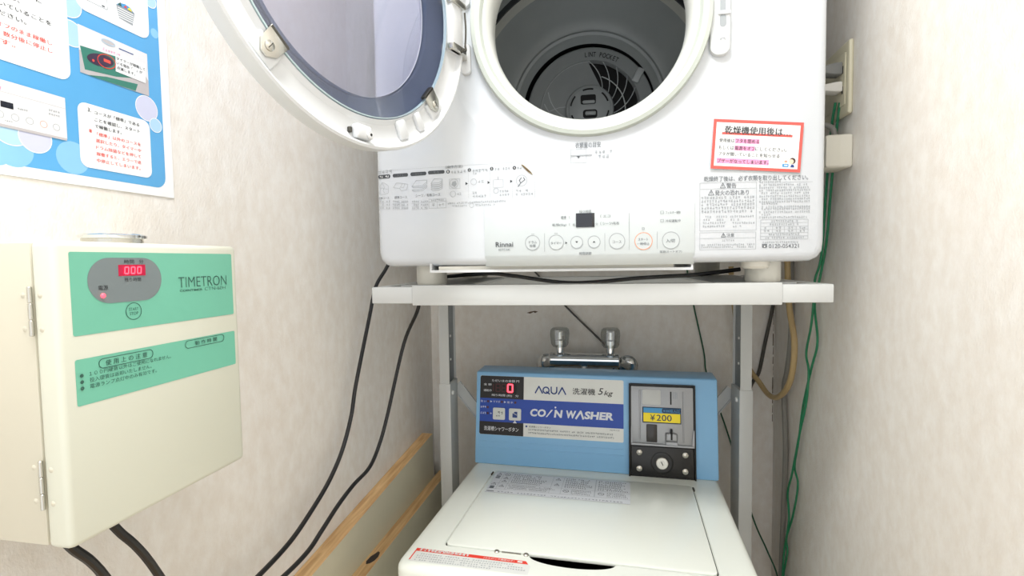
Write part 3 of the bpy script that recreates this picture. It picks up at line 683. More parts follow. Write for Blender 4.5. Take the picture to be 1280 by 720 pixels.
for ang in (-48.6, -137.4, 48.6, 137.4):
    T1 = ring_T(ang, .166)
    c = MB().prism([(-.0125, -.0115), (.004, -.0105), (.0125, -.0035), (.0125, .0035), (.004, .0105), (-.0125, .0115)], -.0045, -.0015, 'steel', 'y', .0006, T1)
    c.box(-.0145, -.0115, -.0085, -.0012, -.0115, .0115, 'steel_dark', .0004, 1, T1)
    clip = c.build('clip', door); tag(clip, 'small metal glass clip')
    s = MB().lathe([(.0001, .0022), (.003, .0021), (.0047, .0010), (.0050, -.0015)], 'steel', T1 @ Matrix.Translation((.003, -.0015, .001)) @ Matrix.Rotation(radians(-90), 4, 'X'), 20)
    s.box(-.0005, .0065, .0004, .0008, .0006, .0014, 'steel_dark', 0, 1, T1); s.build('screw', door)
    MB().box(-.004, .0165, -.010, -.0042, -.014, .014, 'plastic_white', .002, 2, T1).build('clip_seat', door)
T1 = ring_T(-88.7, .1765)
b = MB().box(-.0075, .0075, -.010, .0012, -.012, .010, 'plastic_white', .003, 3, T1)
b.cyl(T1 @ Vector((.002, -.004, -.0075)), T1 @ Vector((.002, .0032, -.0075)), .0048, 'plastic_white', 20, bev=.001)
boss = b.build('striker_boss', door)
MB().cyl(T1 @ Vector((.002, .0030, -.0075)), T1 @ Vector((.002, .0036, -.0075)), .0014, 'void_black', 12).build('boss_hole', door)
MB().box(-.003, .003, -.009, -.004, .0115, .0155, 'steel_dark', .001, 1, T1).build('striker_pin', door)
for ang, w in ((-112, .008), (-124, .006)):
    T1 = ring_T(ang, .170); MB().box(-.010, .013, -.010, -.003, -w, w, 'plastic_white', .003, 2, T1).build('rib', door)
# hinge: white block and metal links on the rim, mounts on the dryer front
T1 = ring_T(180, .173)
h = MB().box(-.013, .010, -.010, .003, -.034, .034, 'plastic_white', .002, 2, T1)
hinge = h.build('hinge_block', door)
m2 = MB()
for z in (-.030, .030): m2.box(-.016, .016, -.004, .006, z-.004, z+.004, 'steel', .0012, 2, T1)
m2.tube([T1 @ Vector((.014, .005, -.022)), T1 @ Vector((.0145, .006, 0)), T1 @ Vector((.014, .005, .022))], .0013, 'steel_dark', 8)
m2.tube([T1 @ Vector((.014, .005, .022)), T1 @ Vector((.010, .008, .030)), T1 @ Vector((.002, .006, .034))], .0016, 'steel_dark', 8)
m2.build('hinge_link', door)
MB().box(-.010, .010, -.011, .004, -.055, -.040, 'plastic_white', .0025, 2, T1).build('hinge_cover', door)
for z in (.300, .395):
    MB().prism(rrect(-.1800, z-.022, -.1655, z+.022, .006, 6), -.006, .012, 'plastic_white', 'y', .002, Matrix.Translation((0, bow(.17)+.004, 0))).build('hinge_mount', dryer)
    MB().box(-.1815, -.170, -.024, .004, z-.004, z+.004, 'steel', .001).build('hinge_arm', dryer)

# ---------------------------------------------------------------- red framed notice stuck on the dryer
Mdry = Matrix.Translation(dryer.location) @ Matrix.Rotation(radians(DRZ), 4, 'Z')
cx_, cz_ = .2295, .158
Mcard = Mdry @ Matrix.Translation((cx_, bow(cx_)-.0016, cz_)) @ Matrix.Rotation(atan(2*BOW*cx_/HW**2), 4, 'Z') @ Matrix.Rotation(radians(3.7), 4, 'Y')
card = MB().box(-.0605, .0605, -.0003, .0003, -.0335, .0335, 'card_white').build('warning_card', None, smooth=False)
card.matrix_world = Mcard
tag(card, 'white notice card with a red border stuck on the dryer front', 'notice')
CW, CH = .121, .067
def cu(t): return -CW/2+CW*t
def cv(t): return CH/2-CH*t
cm = lambda u, v, o: (u, -.0003-o, v)
p = Print(cm, .0001); p.frame(-CW/2, -CH/2, CW/2, CH/2, .0042, 'card_red', 0)
p.build('border', card, smooth=False)
p = Print(cm, .0001); p.rect(cu(.10), cv(.305), cu(.885), cv(.255), 'card_red', 0)
for a, b, c, d in ((.252, .37, .525, .47), (.25, .515, .478, .615), (.06, .775, .645, .885)): p.rect(cu(a), cv(d), cu(c), cv(b), 'card_pink', 0)
p.build('highlight', card, smooth=False)
p = Print(cm, .0001)
p.text('乾燥機使用後は…', cu(.13), cv(.285), cu(.86), cv(.125), 'print_dark', 2, .018)
for s, a, c, t in (('使用後は', .075, .245, .42), ('フタを閉める', .258, .52, .42), ('もしくは', .075, .243, .565), ('電源をオフ', .255, .474, .565), ('にしてください。', .482, .83, .565),
                   ('フタが開いていることを知らせる', .075, .757, .69), ('ブザーがなってしまいます。', .07, .64, .83)):
    p.text(s, cu(a), cv(t+.040), cu(c), cv(t-.040), 'print_dark', 2, .008)
p.rect(cu(.53), cv(.46), cu(.535), cv(.45), 'print_dark', 2)
p.build('lettering', card, smooth=False)
p = Print(cm, .0001)                                # little drawing: a person beside a machine
p.fan(rrect(cu(.795), cv(.905), cu(.865), cv(.84), .001), 'label_sky', 1); p.rect(cu(.815), cv(.88), cu(.852), cv(.86), 'card_white', 2)
p.disc(cu(.832), cv(.80), .0022, 'skin_print', 1, 14); p.disc(cu(.832), cv(.79), .0022, 'card_red', 1, 10, .0009)
p.disc(cu(.905), cv(.775), .0042, 'hair_print', 1, 18); p.disc(cu(.892), cv(.79), .0032, 'skin_print', 2, 16)
p.fan([(cu(.885), cv(.905)), (cu(.93), cv(.905)), (cu(.92), cv(.85)), (cu(.895), cv(.85))], 'letter_blue', 1)
for k in range(3): p.loop([(cu(.80+k*.025), cv(.755)), (cu(.805+k*.027), cv(.735))], .0004, 'hair_print', 1, False)
p.build('drawing', card, smooth=False)

# ------------------------------------------------------------------ stand under the dryer
stand = tag(empty('dryer_stand', (-.03874, .76402, 0), DRZ), 'white metal dryer stand with rear legs straddling the washing machine', 'stand')
E0 = EYE
MB().box(-.2700, .2696, -.0025, .030, E0-.0668, E0-.0355, 'stand_white', .0012).build('front_rail', stand)
for s in (-1, 1):
    MB().box(min(s*.3373, s*.268), max(s*.3373, s*.268), 0, .026, E0-.0640, E0-.0382, 'stand_white', .0016).build('rail_end', stand)
    MB().box(min(s*.3373, s*.319), max(s*.3373, s*.319), .0262, .43, E0-.0640, E0-.0382, 'stand_white', .0012).build('side_rail', stand)
    MB().box(min(s*.300, s*.185), max(s*.300, s*.185), .0305, .364, E0-.0400, E0-.0362, 'stand_white').build('shelf_plate', stand)
    # C-channel upper leg (open to the inside) with a zinc liner, sliding in a wider lower sleeve
    X = lambda x: s*x
    out = [(X(.3395), .365), (X(.3170), .365), (X(.3170), .3668), (X(.3377), .3668), (X(.3377), .4232), (X(.3170), .4232), (X(.3170), .425), (X(.3395), .425)]
    leg = MB().prism(out, E0-.300, E0-.0645, 'stand_white', 'z').build('leg', stand, smooth=False)
    MB().box(min(X(.3370), X(.3215)), max(X(.3370), X(.3215)), .3740, .4225, E0-.30, E0-.0645, 'zinc', .001).build('liner', leg)
    for z in (-.1726, -.2280): MB().lathe([(.0001, .0022), (.0026, .002), (.0032, .0005), (.0032, 0)], 'bolt_white', Matrix.Translation((X(.3213), .392, E0+z)) @ Matrix.Rotation(-s*pi/2, 4, 'Y'), 14).build('rivet', leg)
    slv = MB().box(min(X(.3420), X(.3150)), max(X(.3420), X(.3150)), .3630, .4275, .030, E0-.2800, 'stand_white', .0012).build('leg_sleeve', stand)
    MB().lathe([(.0001, .0042), (.0042, .0036), (.0056, .0010), (.0056, 0)], 'bolt_white', Matrix.Translation((X(.3150), .381, E0-.304)) @ Matrix.Rotation(-s*pi/2, 4, 'Y'), 18).build('bolt', slv)
    MB().box(min(X(.350), X(.312)), max(X(.350), X(.312)), -.10, .43, .004, .030, 'stand_white', .003).build('floor_bar', stand)
    # diagonal brace behind the washing machine
    y0 = .4280 if s < 0 else .4345
    a = Vector((X(.318), 0, E0-.296)); b = Vector((X(-.318), 0, E0-1.115)); d = (b-a); Ln = d.length; ang = atan2(-d.z, d.x)
    TB = Matrix.Translation(a) @ Matrix.Rotation(ang, 4, 'Y')
    bm = MB().box(0, Ln, y0, y0+.0022, -.013, .013, 'stand_white', 0, 1, TB); bm.box(0, Ln, y0-.0035, y0, .0108, .013, 'stand_white', 0, 1, TB); bm.box(0, Ln, y0-.0035, y0, -.013, -.0108, 'stand_white', 0, 1, TB)
    bm.build('brace', stand, smooth=False)
MB().box(-.3165, .3165, .3665, .392, E0-.0670, E0-.0362, 'stand_white', .0012).build('rear_rail', stand)

# ------------------------------------------------------------------ coin washing machine
washer = tag(empty('washing_machine', (-.0518, 1.0901, 0), -1.5), 'coin operated washing machine with blue control box under the dryer stand', 'washing machine')
WT, SL = .765, .0256
def ztop(y): return WT-y*SL
MB().box(-.2560, .2560, -.398, .080, .035, .712, 'washer_white', .010, 3).build('cabinet', washer)
for x in (-.22, .22):
    for y in (-.36, .05): MB().cyl((x, y, 0), (x, y, .036), .022, 'rubber_black', 20, bev=.003).build('foot', washer)
# top cover with a recess for the lid and a scooped hand hold at its front edge
LX, LY0, LY1 = .2045, -.3470, -.0330
cyc, czc = 0.0, -.19
def ray_rr(a, x0, y0, x1, y1, r):
    lo, hi = 0.0, .6; hx, hy = (x1-x0)/2-r, (y1-y0)/2-r; mx, my = (x0+x1)/2, (y0+y1)/2
    for _ in range(32):
        t = (lo+hi)/2; qx, qy = abs(cyc+t*cos(a)-mx)-hx, abs(czc+t*sin(a)-my)-hy
        if hypot(max(qx, 0), max(qy, 0))+min(max(qx, qy), 0)-r < 0: lo = t
        else: hi = t
    return cyc+lo*cos(a), czc+lo*sin(a)
def lid_hole(a):
    x, y = ray_rr(a, -LX, LY0, LX, LY1, .010)
    if y < LY0+.006 and -.066 < x < .060:             # crescent in front of the lid
        k = 1-((x+.003)/.063)**2; k = max(k, 0)**.6; y2 = y-.021*k; t = (y2-czc)/(y-czc); x, y = cyc+(x-cyc)*t, y2
    return x, y
N2 = 400; ang = [2*pi*i/N2 for i in range(N2)]; ringsW = []
def rw(f, dz): ringsW.append([(lambda x, y: (x, y, ztop(y)+dz))(*f(a)) for a in ang])
rw(lambda a: lid_hole(a), -.030); rw(lambda a: lid_hole(a), -.0022)
rw(lambda a: tuple(Vector((cyc, czc)).lerp(Vector(lid_hole(a)), 1.008)), 0)
for t in (.4, .8): rw(lambda a, t=t: tuple(Vector(lid_hole(a)).lerp(Vector(ray_rr(a, -.254, -.399, .254, .080, .016)), t)), 0)
for ins, dz in ((.010, 0), (.006, -.0012), (.0025, -.004), (.0005, -.008), (0, -.013), (0, -.056)):
    rw(lambda a, ins=ins: ray_rr(a, -.260+ins, -.412+ins*1.3, .260-ins, .086-ins, .020), dz)
vs = [p for R in ringsW for p in R]; fs = [[a*N2+i, (a+1)*N2+i, (a+1)*N2+(i+1) % N2, a*N2+(i+1) % N2] for a in range(len(ringsW)-1) for i in range(N2)]
cover = MB().add(vs, [f[::-1] for f in fs[N2:]], 'washer_white'); cover.add(vs, [f[::-1] for f in fs[:N2]], 'void_black'); cover.box(-.21, .21, -.375, -.03, WT-.034, WT-.031, 'void_black')  # recess walls and floor coloured black to stand in for the shade inside
cover = cover.build('top_cover', washer, angle=35)
# lid
TL_ = Matrix.Translation((0, 0, WT)) @ Matrix.Rotation(-atan(SL), 4, 'X')
lb = MB().prism(rrect(-LX+.0016, LY0+.0016, LX-.0016, LY1-.0016, .009, 5), -.0045, .0014, 'washer_white', 'z', .0016, TL_)
lid = lb.build('lid', washer, angle=40)
lm = lambda u, v, o: tuple(TL_ @ Vector((u, v, .0014+o)))
for s in (-1, 1):
    MB().cyl((s*.2042, -.058, ztop(-.058)+.0006), (s*.2042, -.046, ztop(-.046)+.0006), .0022, 'gap_dark', 10).build('hinge_pin', lid)
for x in (-.1178, -.0721): MB().cyl((x, -.3492, ztop(-.3492)-.001), (x, -.3492, ztop(-.3492)+.0026), .0042, 'steel', 16, bev=.001).build('screw', cover)
MB().box(-.110, -.080, -.3505, -.3475, ztop(-.349)-.003, ztop(-.349)+.0012, 'steel').build('lock_plate', cover)
p = Print(lm, .0002, .00015)
p.rect(-.195, -.146, .083, -.045, 'sticker_grey', 0)
for a, b, c, d in ((-.195, -.0455, .083, -.045), (-.195, -.1275, .083, -.127), (-.195, -.1005, -.072, -.100), (-.06, -.1005, .083, -.100), (-.195, -.146, .083, -.1455)): p.rect(a, b, c, d, 'print_grey', 1)
for x in (-.178, -.160, -.072, -.050, .015, .016): p.rect(x, -.127, x+.0005, -.045, 'print_pale', 1)
for u, v in ((-.187, -.054), (-.187, -.104), (-.169, -.072), (-.169, -.088), (-.169, -.112), (-.061, -.058), (-.061, -.085)):
    p.loop([(u-.005, v-.005), (u+.005, v-.005), (u, v+.005)], .001, 'print_dark', 1); p.rect(u-.0005, v-.003, u+.0005, v+.002, 'print_dark', 1)
for u, v in ((-.169, -.055), (-.040, -.112), (.028, -.112)): p.ring(u, v, .006, .0012, 'print_dark', 1); p.loop([(u-.004, v+.004), (u+.004, v-.004)], .001, 'print_dark', 1, False)
for u, v in ((-.187, -.066), (-.187, -.074), (-.187, -.118), (-.187, -.124)): p.rect(u-.0045, v-.0025, u+.0045, v+.0025, 'print_dark', 1)
for u0, u1, v0, v1, n in ((-.156, -.078, -.097, -.049, 7), (-.156, -.055, -.124, -.103, 4), (-.046, .010, -.097, -.049, 7), (.020, .080, -.097, -.049, 7), (-.030, .010, -.124, -.103, 4), (.038, .080, -.124, -.103, 4)):
    for i in range(n):
        h = (v1-v0)/n; p.marks(u0, v0+h*i+h*.15, u0+(u1-u0)*random.uniform(.75, 1), v0+h*i+h*.75, 'print_dark' if i % 3 else 'print_black', 1)
p.rect(-.193, -.1415, -.178, -.1385, 'print_dark', 1); p.marks(-.172, -.142, .07, -.138, 'print_grey', 1, 1.6)
tag(p.build('caution_sticker', lid, smooth=False), 'grey caution sticker with small print along the rear of the lid')
p = Print(lambda u, v, o: (u, v, ztop(v)+o), .0003, .00015)
p.fan([(-.2425, -.3990), (-.0600, -.3990), (-.0600, -.3775), (-.0690, -.3655), (-.2425, -.3635)], 'sticker_white', 0)
p.poly([(-.2425, -.3715), (-.0640, -.3735), (-.0690, -.3655), (-.2425, -.3635)], 'alert_red', 1); p.rect(-.2425, -.3960, -.2405, -.3715, 'alert_red', 1)
p.marks(-.2370, -.3705, -.1560, -.3645, 'sticker_white', 2, .9); p.marks(-.2370, -.3707, -.1560, -.3640, 'sticker_white', 2.4, .9)
p.text('（ふたロック機能付き）', -.1330, -.3712, -.0860, -.3668, 'sticker_white', 2, .012); p.rect(-.0810, -.3712, -.0735, -.3672, 'sticker_white', 2)
for i, (w, m) in enumerate(((.15, 'print_pale'), (.165, 'print_pale'), (.17, 'print_pale'), (.12, 'print_pale'))): p.marks(-.2350, -.3800-i*.0055, -.2350+w, -.3770-i*.0055, m, 2, 1.3)
tag(p.build('lid_lock_sticker', cover, smooth=False), 'white sticker with a red heading on the front left corner')

# blue control box at the rear
TP = Matrix.Translation((0, 0, WT)) @ Matrix.Rotation(-atan(.0296/.203), 4, 'X')
pm = lambda u, v, o: tuple(TP @ Vector((u, -o, v)))
bb = bmesh.new()
prof = [(0, .0), (.0296, .2035), (.0945, .2050), (.1020, .0)]
cb = MB().prism([(y, WT+z) for y, z in prof], -.2600, .2600, 'washer_blue', 'x', .0035)
cbox = cb.build('control_box', washer, angle=40); tag(cbox, 'sky blue control box with coin unit')
p = Print(pm, .0002)
def pane(u0, v0, u1, v1, m, o=0, r=0.0): p.fan(rrect(u0, v0, u1, v1, r), m, o) if r else p.rect(u0, v0, u1, v1, m, o)
p.fan(rrect(-.2505, .0655, .0697, .1968, .003), 'sticker_white', 0)
p.fan([(-.1490, .1463), (-.1490, .1966), (-.2475, .1966), (-.2503, .1940), (-.2505, .1463)], 'sticker_black', 1)
p.rect(-.2505, .0945, .0697, .1463, 'sticker_blue', 1)
p.fan([(-.1487, .0657), (-.1487, .0945), (-.2505, .0945), (-.2507, .0685), (-.2480, .0657)], 'sticker_black', 1)
p.build('front_sticker', cbox, smooth=False)
p = Print(pm, .0002)
p.text('ただいまの金額 円', -.2233, .1835, -.1597, .1890, 'letter_white', 3, .005); p.text('残り時間 (約)   分', -.2232, .1505, -.1606, .1562, 'letter_white', 3, .005)
p.text('金 額', -.2423, .1748, -.2240, .1795, 'letter_white', 3, .004); p.text('運転中', -.2420, .1610, -.2235, .1665, 'letter_white', 3, .004)
p.text('洗 い', -.2490, .1365, -.2355, .1415, 'letter_white', 3, .003); p.text('すすぎ', -.2190, .1368, -.2030, .1415, 'letter_white', 3, .003); p.text('脱 水', -.1865, .1365, -.1730, .1412, 'letter_white', 3, .003)
for u in (-.2237, -.1916): p.poly([(u-.0022, .1368), (u+.0024, .139), (u-.0022, .1412)], 'letter_white', 3)
p.marks(-.2490, .1240, -.2355, .1282, 'letter_white', 3); p.marks(-.2490, .1105, -.2355, .1148, 'letter_white', 3); p.marks(-.2262, .1105, -.2215, .1148, 'letter_white', 3)
for u, v in ((-.2311, .1392), (-.1989, .1392), (-.1679, .1389), (-.2317, .1261), (-.2314, .1127)): p.disc(u, v, .0028, 'led_off', 3, 14)
p.build('caption_lettering', cbox, smooth=False); p = Print(pm, .0002)
p.poly([(-.1725, .0935), (-.1638, .0935), (-.1682, .0998)], 'letter_white', 3)
p.text('洗濯槽シャワーボタン', -.2396, .0743, -.1596, .0842, 'letter_white', 3, .006)
p.build('shower_button_lettering', cbox, smooth=False); p = Print(pm, .0002)
# AQUA: drawn with strokes (the A's have no bars)
S = 'letter_blue'
def barless(u0, u1, v0, v1, w, m, o=3): p.loop([(u0, v0), ((u0+u1)/2, v1), (u1, v0)], w, m, o, False)
barless(-.1225, -.1065, .1625, .1770, .0029, S); p.ring(-.0985, .1692, .0080, .0028, S, 3); p.loop([(-.0975, .1660), (-.0905, .1612)], .0028, S, 3, False)
p.loop([(-.0870, .1766), (-.0870, .1680), (-.0862, .1650), (-.0840, .1628), (-.0808, .1620), (-.0776, .1628), (-.0754, .1650), (-.0746, .1680), (-.0746, .1766)], .0028, S, 3, False)
barless(-.0705, -.0548, .1618, .1762, .0029, S)
p.build('maker_lettering', cbox, smooth=False); p = Print(pm, .0002)
p.text('洗濯機', -.0396, .1625, .0094, .1766, 'print_black', 3, .008); p.text('5', .0155, .1642, .0272, .1784, 'print_black', 3, .004, .25); p.text('kg', .0285, .1602, .0478, .1735, 'print_black', 3, .004, .25)
p.build('capacity_lettering', cbox, smooth=False); p = Print(pm, .0002)
# COIN WASHER with a slanting stroke for the I
def outlined(s, u0, u1, v0=.1110, v1=.1270, sh=.12): p.text(s, u0-.0004, v0-.0004, u1+.0004, v1+.0004, 'letter_white', 3, .045, sh)
outlined('C', -.1331, -.1175); outlined('O', -.1165, -.0985); outlined('N', -.0800, -.0612)
p.poly([(-.0985, .1108), (-.0955, .1108), (-.0825, .1270), (-.0865, .1270)], 'letter_white', 3); p.disc(-.0771, .1325, .0020, 'letter_white', 3, 12)
outlined('W', -.0530, -.0315); p.loop([(-.0318, .1110), (-.0215, .1268), (-.0160, .1110)], .0042, 'letter_white', 3, False); outlined('SHER', -.0135, .0480)
p.build('title_lettering', cbox, smooth=False); p = Print(pm, .0002)
p.rect(-.1438, .0862, -.1398, .0900, 'letter_blue', 3); p.text('洗濯槽シャワーボタン', -.1363, .0860, -.0871, .0900, 'print_dark', 3, .004)
p.marks(-.1376, .0795, .0480, .0832, 'print_grey', 3); p.marks(-.1376, .0725, .0507, .0762, 'print_grey', 3); p.text('MCW-C50', .0414, .0888, .0612, .0918, 'print_grey', 3)
p.build('instruction_lettering', cbox, smooth=False)
MB().box(-.2205, -.166, -.0011, -.0006, .1590, .1800, 'void_black', 0, 1, TP).build('display_window', cbox)
def seven(pr, u0, v0, u1, v1, segs, m, w=.0022, o=2, lean=.0):
    vm = (v0+v1)/2; L = {'a': ((u0, v1), (u1, v1)), 'b': ((u1, v1), (u1, vm)), 'c': ((u1, vm), (u1, v0)), 'd': ((u0, v0), (u1, v0)), 'e': ((u0, vm), (u0, v0)), 'f': ((u0, v1), (u0, vm)), 'g': ((u0, vm), (u1, vm))}
    for s in segs:
        (a, b), (c, d) = L[s]; e = .10; a, c = a+(c-a)*e, c-(c-a)*e; b, d = b+(d-b)*e, d-(d-b)*e; pr.loop([(a+(b-v0)*lean, b), (c+(d-v0)*lean, d)], w, m, o, False)
p = Print(pm, .0011); seven(p, -.1855, .1620, -.1745, .1785, 'abcdef', 'led_hot', .0032); 
tag(p.build('lit_digit', cbox, smooth=False), 'glowing red zero')
p = Print(pm, .0011); seven(p, -.2130, .1620, -.2035, .1785, 'abcdefg', 'led_off', .0022); seven(p, -.1995, .1620, -.1900, .1785, 'abcdefg', 'led_off', .0022); p.rect(-.2200, .1620, -.2180, .1785, 'led_off', 2)
p.build('unlit_digits', cbox, smooth=False)
for u0, u1, k in ((-.2192, -.1910, 0), (-.1820, -.1540, 1)):
    b = MB().prism(rrect(u0, .0995, u1, .1260, .003), -.0024, -.0004, 'button_pale', 'y', .0008, TP).build('button', cbox)
    q = Print(lambda u, v, o: tuple(TP @ Vector((u, -.0024-o, v))), .0001)
    if k == 0: q.marks(u0+.004, .1120, u1-.004, .1180, 'print_dark', 1); q.marks(u0+.007, .1060, u1-.007, .1095, 'print_dark', 1)
    else: q.fan([(u0+.0085, .1060), (u1-.0085, .1060), (u1-.0085, .1190), (u0+.014, .1190), (u0+.0085, .1150)], 'letter_blue', 1); q.loop([(u0+.010, .1160), (u1-.010, .1120)], .0012, 'button_pale', 2, False)
    for f in q.f: pass
    o_ = len(b.data.vertices)
    q.build('button_icon', cbox, smooth=False)
for v in (.0505, .0380): MB().box(-.2500, .0697, -.0009, .0005, v-.0012, v+.0012, 'washer_blue', .0005, 1, TP).build('crease', cbox)

# coin unit
coin = MB().prism(rrect(.0806, -.0045, .2157, .1920, .004), -.0035, .004, 'coin_black', 'y', .0010, TP)
for a, b, c, d in ((.0806, -.0045, .0840, .1920), (.2123, -.0045, .2157, .1920), (.0840, .1885, .2123, .1920), (.0840, -.0045, .2123, -.0010)): coin.box(a, c, -.0075, -.003, b, d, 'coin_black', .0012, 2, TP)
coin = coin.build('coin_unit', washer, angle=35); tag(coin, 'black framed coin slot unit with lock and metal plate')
MB().prism(rrect(.0852, .0665, .2112, .1865, .002), -.0060, -.0032, 'coin_metal', 'y', .0006, TP).build('metal_plate', coin)
for u in (.1033, .1915): MB().box(u-.0014, u+.0014, -.0078, -.0058, .074, .1790, 'coin_metal', .0008, 1, TP).build('plate_ridge', coin)
MB().prism(rrect(.1086, .1487, .1462, .1800, .003), -.0068, -.0058, 'coin_plate', 'y', .0003, TP).build('blank_panel', coin)
MB().box(.1652, .1680, -.0066, -.0058, .1505, .1775, 'void_black', 0, 1, TP).build('coin_slot', coin)
for u in (.171, .1735, .176, .1785): MB().box(u, u+.0008, -.0066, -.0058, .163, .177, 'zinc', 0, 1, TP).build('slot_mark', coin)
MB().box(.1167, .1384, -.0100, -.0056, .0720, .1084, 'smoke_plastic', .0015, 2, TP).build('coin_return', coin)
g = MB().box(.1552, .1795, -.0120, -.0056, .0755, .0930, 'coin_metal', .004, 3, TP); g.box(.1552, .1795, -.0125, -.0056, .0680, .0755, 'coin_metal', .001, 1, TP); g.build('coin_chute', coin)
MB().box(.1652, .1690, -.0128, -.0056, .0790, .1010, 'void_black', .0005, 1, TP).build('chute_slot', coin)
g = MB().box(.0852, .2125, -.0100, -.0056, .0640, .0690, 'coin_metal', .001, 1, TP)
g.prism([(.0852, .066), (.0880, .066), (.0868, .104), (.0852, .104)], -.0090, -.0056, 'coin_metal', 'y', 0, TP); g.prism([(.2125, .066), (.2070, .066), (.2110, .100), (.2125, .100)], -.0090, -.0056, 'coin_metal', 'y', 0, TP)
g.build('lower_bracket', coin, smooth=False)
MB().prism(rrect(.0850, .0020, .2115, .0620, .004), -.0066, -.0032, 'coin_black', 'y', .0012, TP).build('lock_plate', coin)
def dome(u, v, r, h, m, y0=-.0066): return MB().lathe([(r, 0), (r*.92, h*.45), (r*.6, h*.85), (.0001, h)], m, TP @ Matrix.Translation((u, y0, v)) @ AY, 24)
for u, v in ((.1020, .0495), (.1942, .0493), (.1019, .0164), (.1938, .0162)): dome(u, v, .0064, .0034, 'steel').build('dome_screw', coin)
MB().lathe([(.0225, 0), (.0222, .0014), (.0205, .0022), (.0165, .0018), (.0001, .0018)], 'coin_black', TP @ Matrix.Translation((.1478, -.0066, .0302)) @ AY, 40).build('lock_bezel', coin)
g = MB().lathe([(.0124, .001), (.0122, .0040), (.0110, .0048), (.0001, .0048)], 'steel', TP @ Matrix.Translation((.1478, -.0066, .0302)) @ AY, 36)
g.lathe([(.0052, .0048), (.0048, .0056), (.0001, .0056)], 'steel', TP @ Matrix.Translation((.1478, -.0066, .0302)) @ AY, 24); g.build('lock_cylinder', coin)
MB().box(.1469, .1487, -.0126, -.012, .0265, .0339, 'void_black', 0, 1, TP @ Matrix.Translation((.1478, 0, .0302)) @ Matrix.Rotation(radians(-25), 4, 'Y') @ Matrix.Translation((-.1478, 0, -.0302))).build('keyhole', coin)
p = Print(lambda u, v, o: tuple(TP @ Vector((u, -.0074-o, v))), 0, .0002)
p.fan(rrect(.1088, .1115, .1868, .1440, .002), 'label_navy', 0); p.rect(.1108, .1325, .1850, .1425, 'label_sky', 1); p.rect(.1108, .1135, .1850, .1320, 'label_yellow', 1)
p.fan(rrect(.1485, .1330, .1850, .1422, .003), 'label_navy', 2); p.text('¥100投入口', .1510, .1345, .1830, .1408, 'label_sky', 3, .01)
p.text('¥', .1245, .1165, .1345, .1290, 'label_navy', 3, .004); p.text('200', .1372, .1165, .1680, .1290, 'label_navy', 3, .004)
lab = p; lab.box(.1088, .1868, -.0074, -.0060, .1115, .1440, 'label_navy', 0, 1, TP); tag(lab.build('price_label', coin, smooth=False), 'yellow and blue price label')

# ------------------------------------------------------------------ coin timer box on the left wall
def A(x, y, z): return (x, y, z+EYE)
timer = tag(empty('coin_timer', (-.427, .3534, EYE-.191)), 'cream metal coin timer box with green panels on the left wall', 'coin timer')
Y0, Y1, Z0, Z1 = .2703, .4366, EYE-.191, EYE+.0182
MB().box(XL, -.3805, Y0+.0012, Y1-.0012, Z0+.001, Z1-.0008, 'timer_cream', .0012).build('body', timer, world=True)
bm = MB().box(-.3795, -.3600, Y0, Y1, Z0, Z1, 'timer_door', .0042, 3)
tdoor = bm.build('front_door', timer, world=True)
for za, zb in ((-.0455, -.0120), (-.1640, -.1297)):
    h = MB()
    for k in range(3): h.cyl((-.3800, Y0-.0008, EYE+za+(zb-za)*(k+.02)/3), (-.3800, Y0-.0008, EYE+za+(zb-za)*(k+.98)/3), .0014, 'steel', 12, bev=.0003)
    hg = h.build('hinge', timer, world=True)
    for dx in (-.0085, .0075):
        for t in (.14, .82): MB().lathe([(.0001, .0005), (.0013, .0004), (.0020, 0)], 'timer_cream', Matrix.Translation((-.3800+dx, Y0+.0012-(.0012 if dx > 0 else 0), EYE+za+(zb-za)*t)) @ AY, 14).build('hinge_rivet', timer, world=True)
tm = lambda u, v, o: (-.3600+o, u, v+EYE)
for v0, v1, nm in ((-.0468, .0108, 'display_panel'), (-.0952, -.0630, 'notice_panel')):
    p = Print(tm, .0002, .0002); p.fan(rrect(.2800, v0, .4295, v1, .0015), 'timer_green', 0); p.build(nm, timer, smooth=False, world=True)
p = Print(tm, .0002, .0002)
out = rrect(.2915, -.0262, .3510, .0068, .0164, 12); p.fan(out, 'timer_grey', 1)
p.build('display_oval', timer, smooth=False, world=True)
p = Print(tm, .0002, .0002); p.rect(.3145, -.0068, .3368, .0016, 'display_red', 2); p.build('display', timer, smooth=False, world=True)
p = Print(tm, .0003, .0002)
for k in range(3): seven(p, .3192+k*.0052, -.0050, .3222+k*.0052, -.0002, 'abcdef', 'led_hot', .0010, 3, .08)
tag(p.build('lit_digits', timer, smooth=False, world=True), 'glowing red digits 000')
MB().lathe([(.0001, .0012), (.0012, .0009), (.0018, 0)], 'led_hot', Matrix.Translation(A(-.3594, .3020, -.0204)) @ Matrix.Rotation(radians(90), 4, 'Y'), 16).build('power_lamp', timer, world=True)
p = Print(tm, .0002, .0002)
p.text('時間   分', .3195, .0025, .3355, .0055, 'print_black', 2); p.text('残り時間', .3190, -.0112, .3325, -.0082, 'print_black', 2); p.text('電源', .2988, -.0165, .3060, -.0130, 'print_black', 2)
p.ring(.3252, -.0338, .0066, .0005, 'timer_ink', 2); p.text('START', .3212, -.0333, .3292, -.0310, 'timer_ink', 2); p.text('STOP', .3216, -.0366, .3288, -.0343, 'timer_ink', 2)
p.text('TIMETRON', .3672, -.0182, .4216, -.0093, 'timer_ink', 2, -.012); p.text('COINTIMER', .3680, -.0218, .3925, -.0200, 'timer_ink', 2, .02); p.text('CTN-60H', .3950, -.0221, .4200, -.0192, 'timer_ink', 2, -.014)
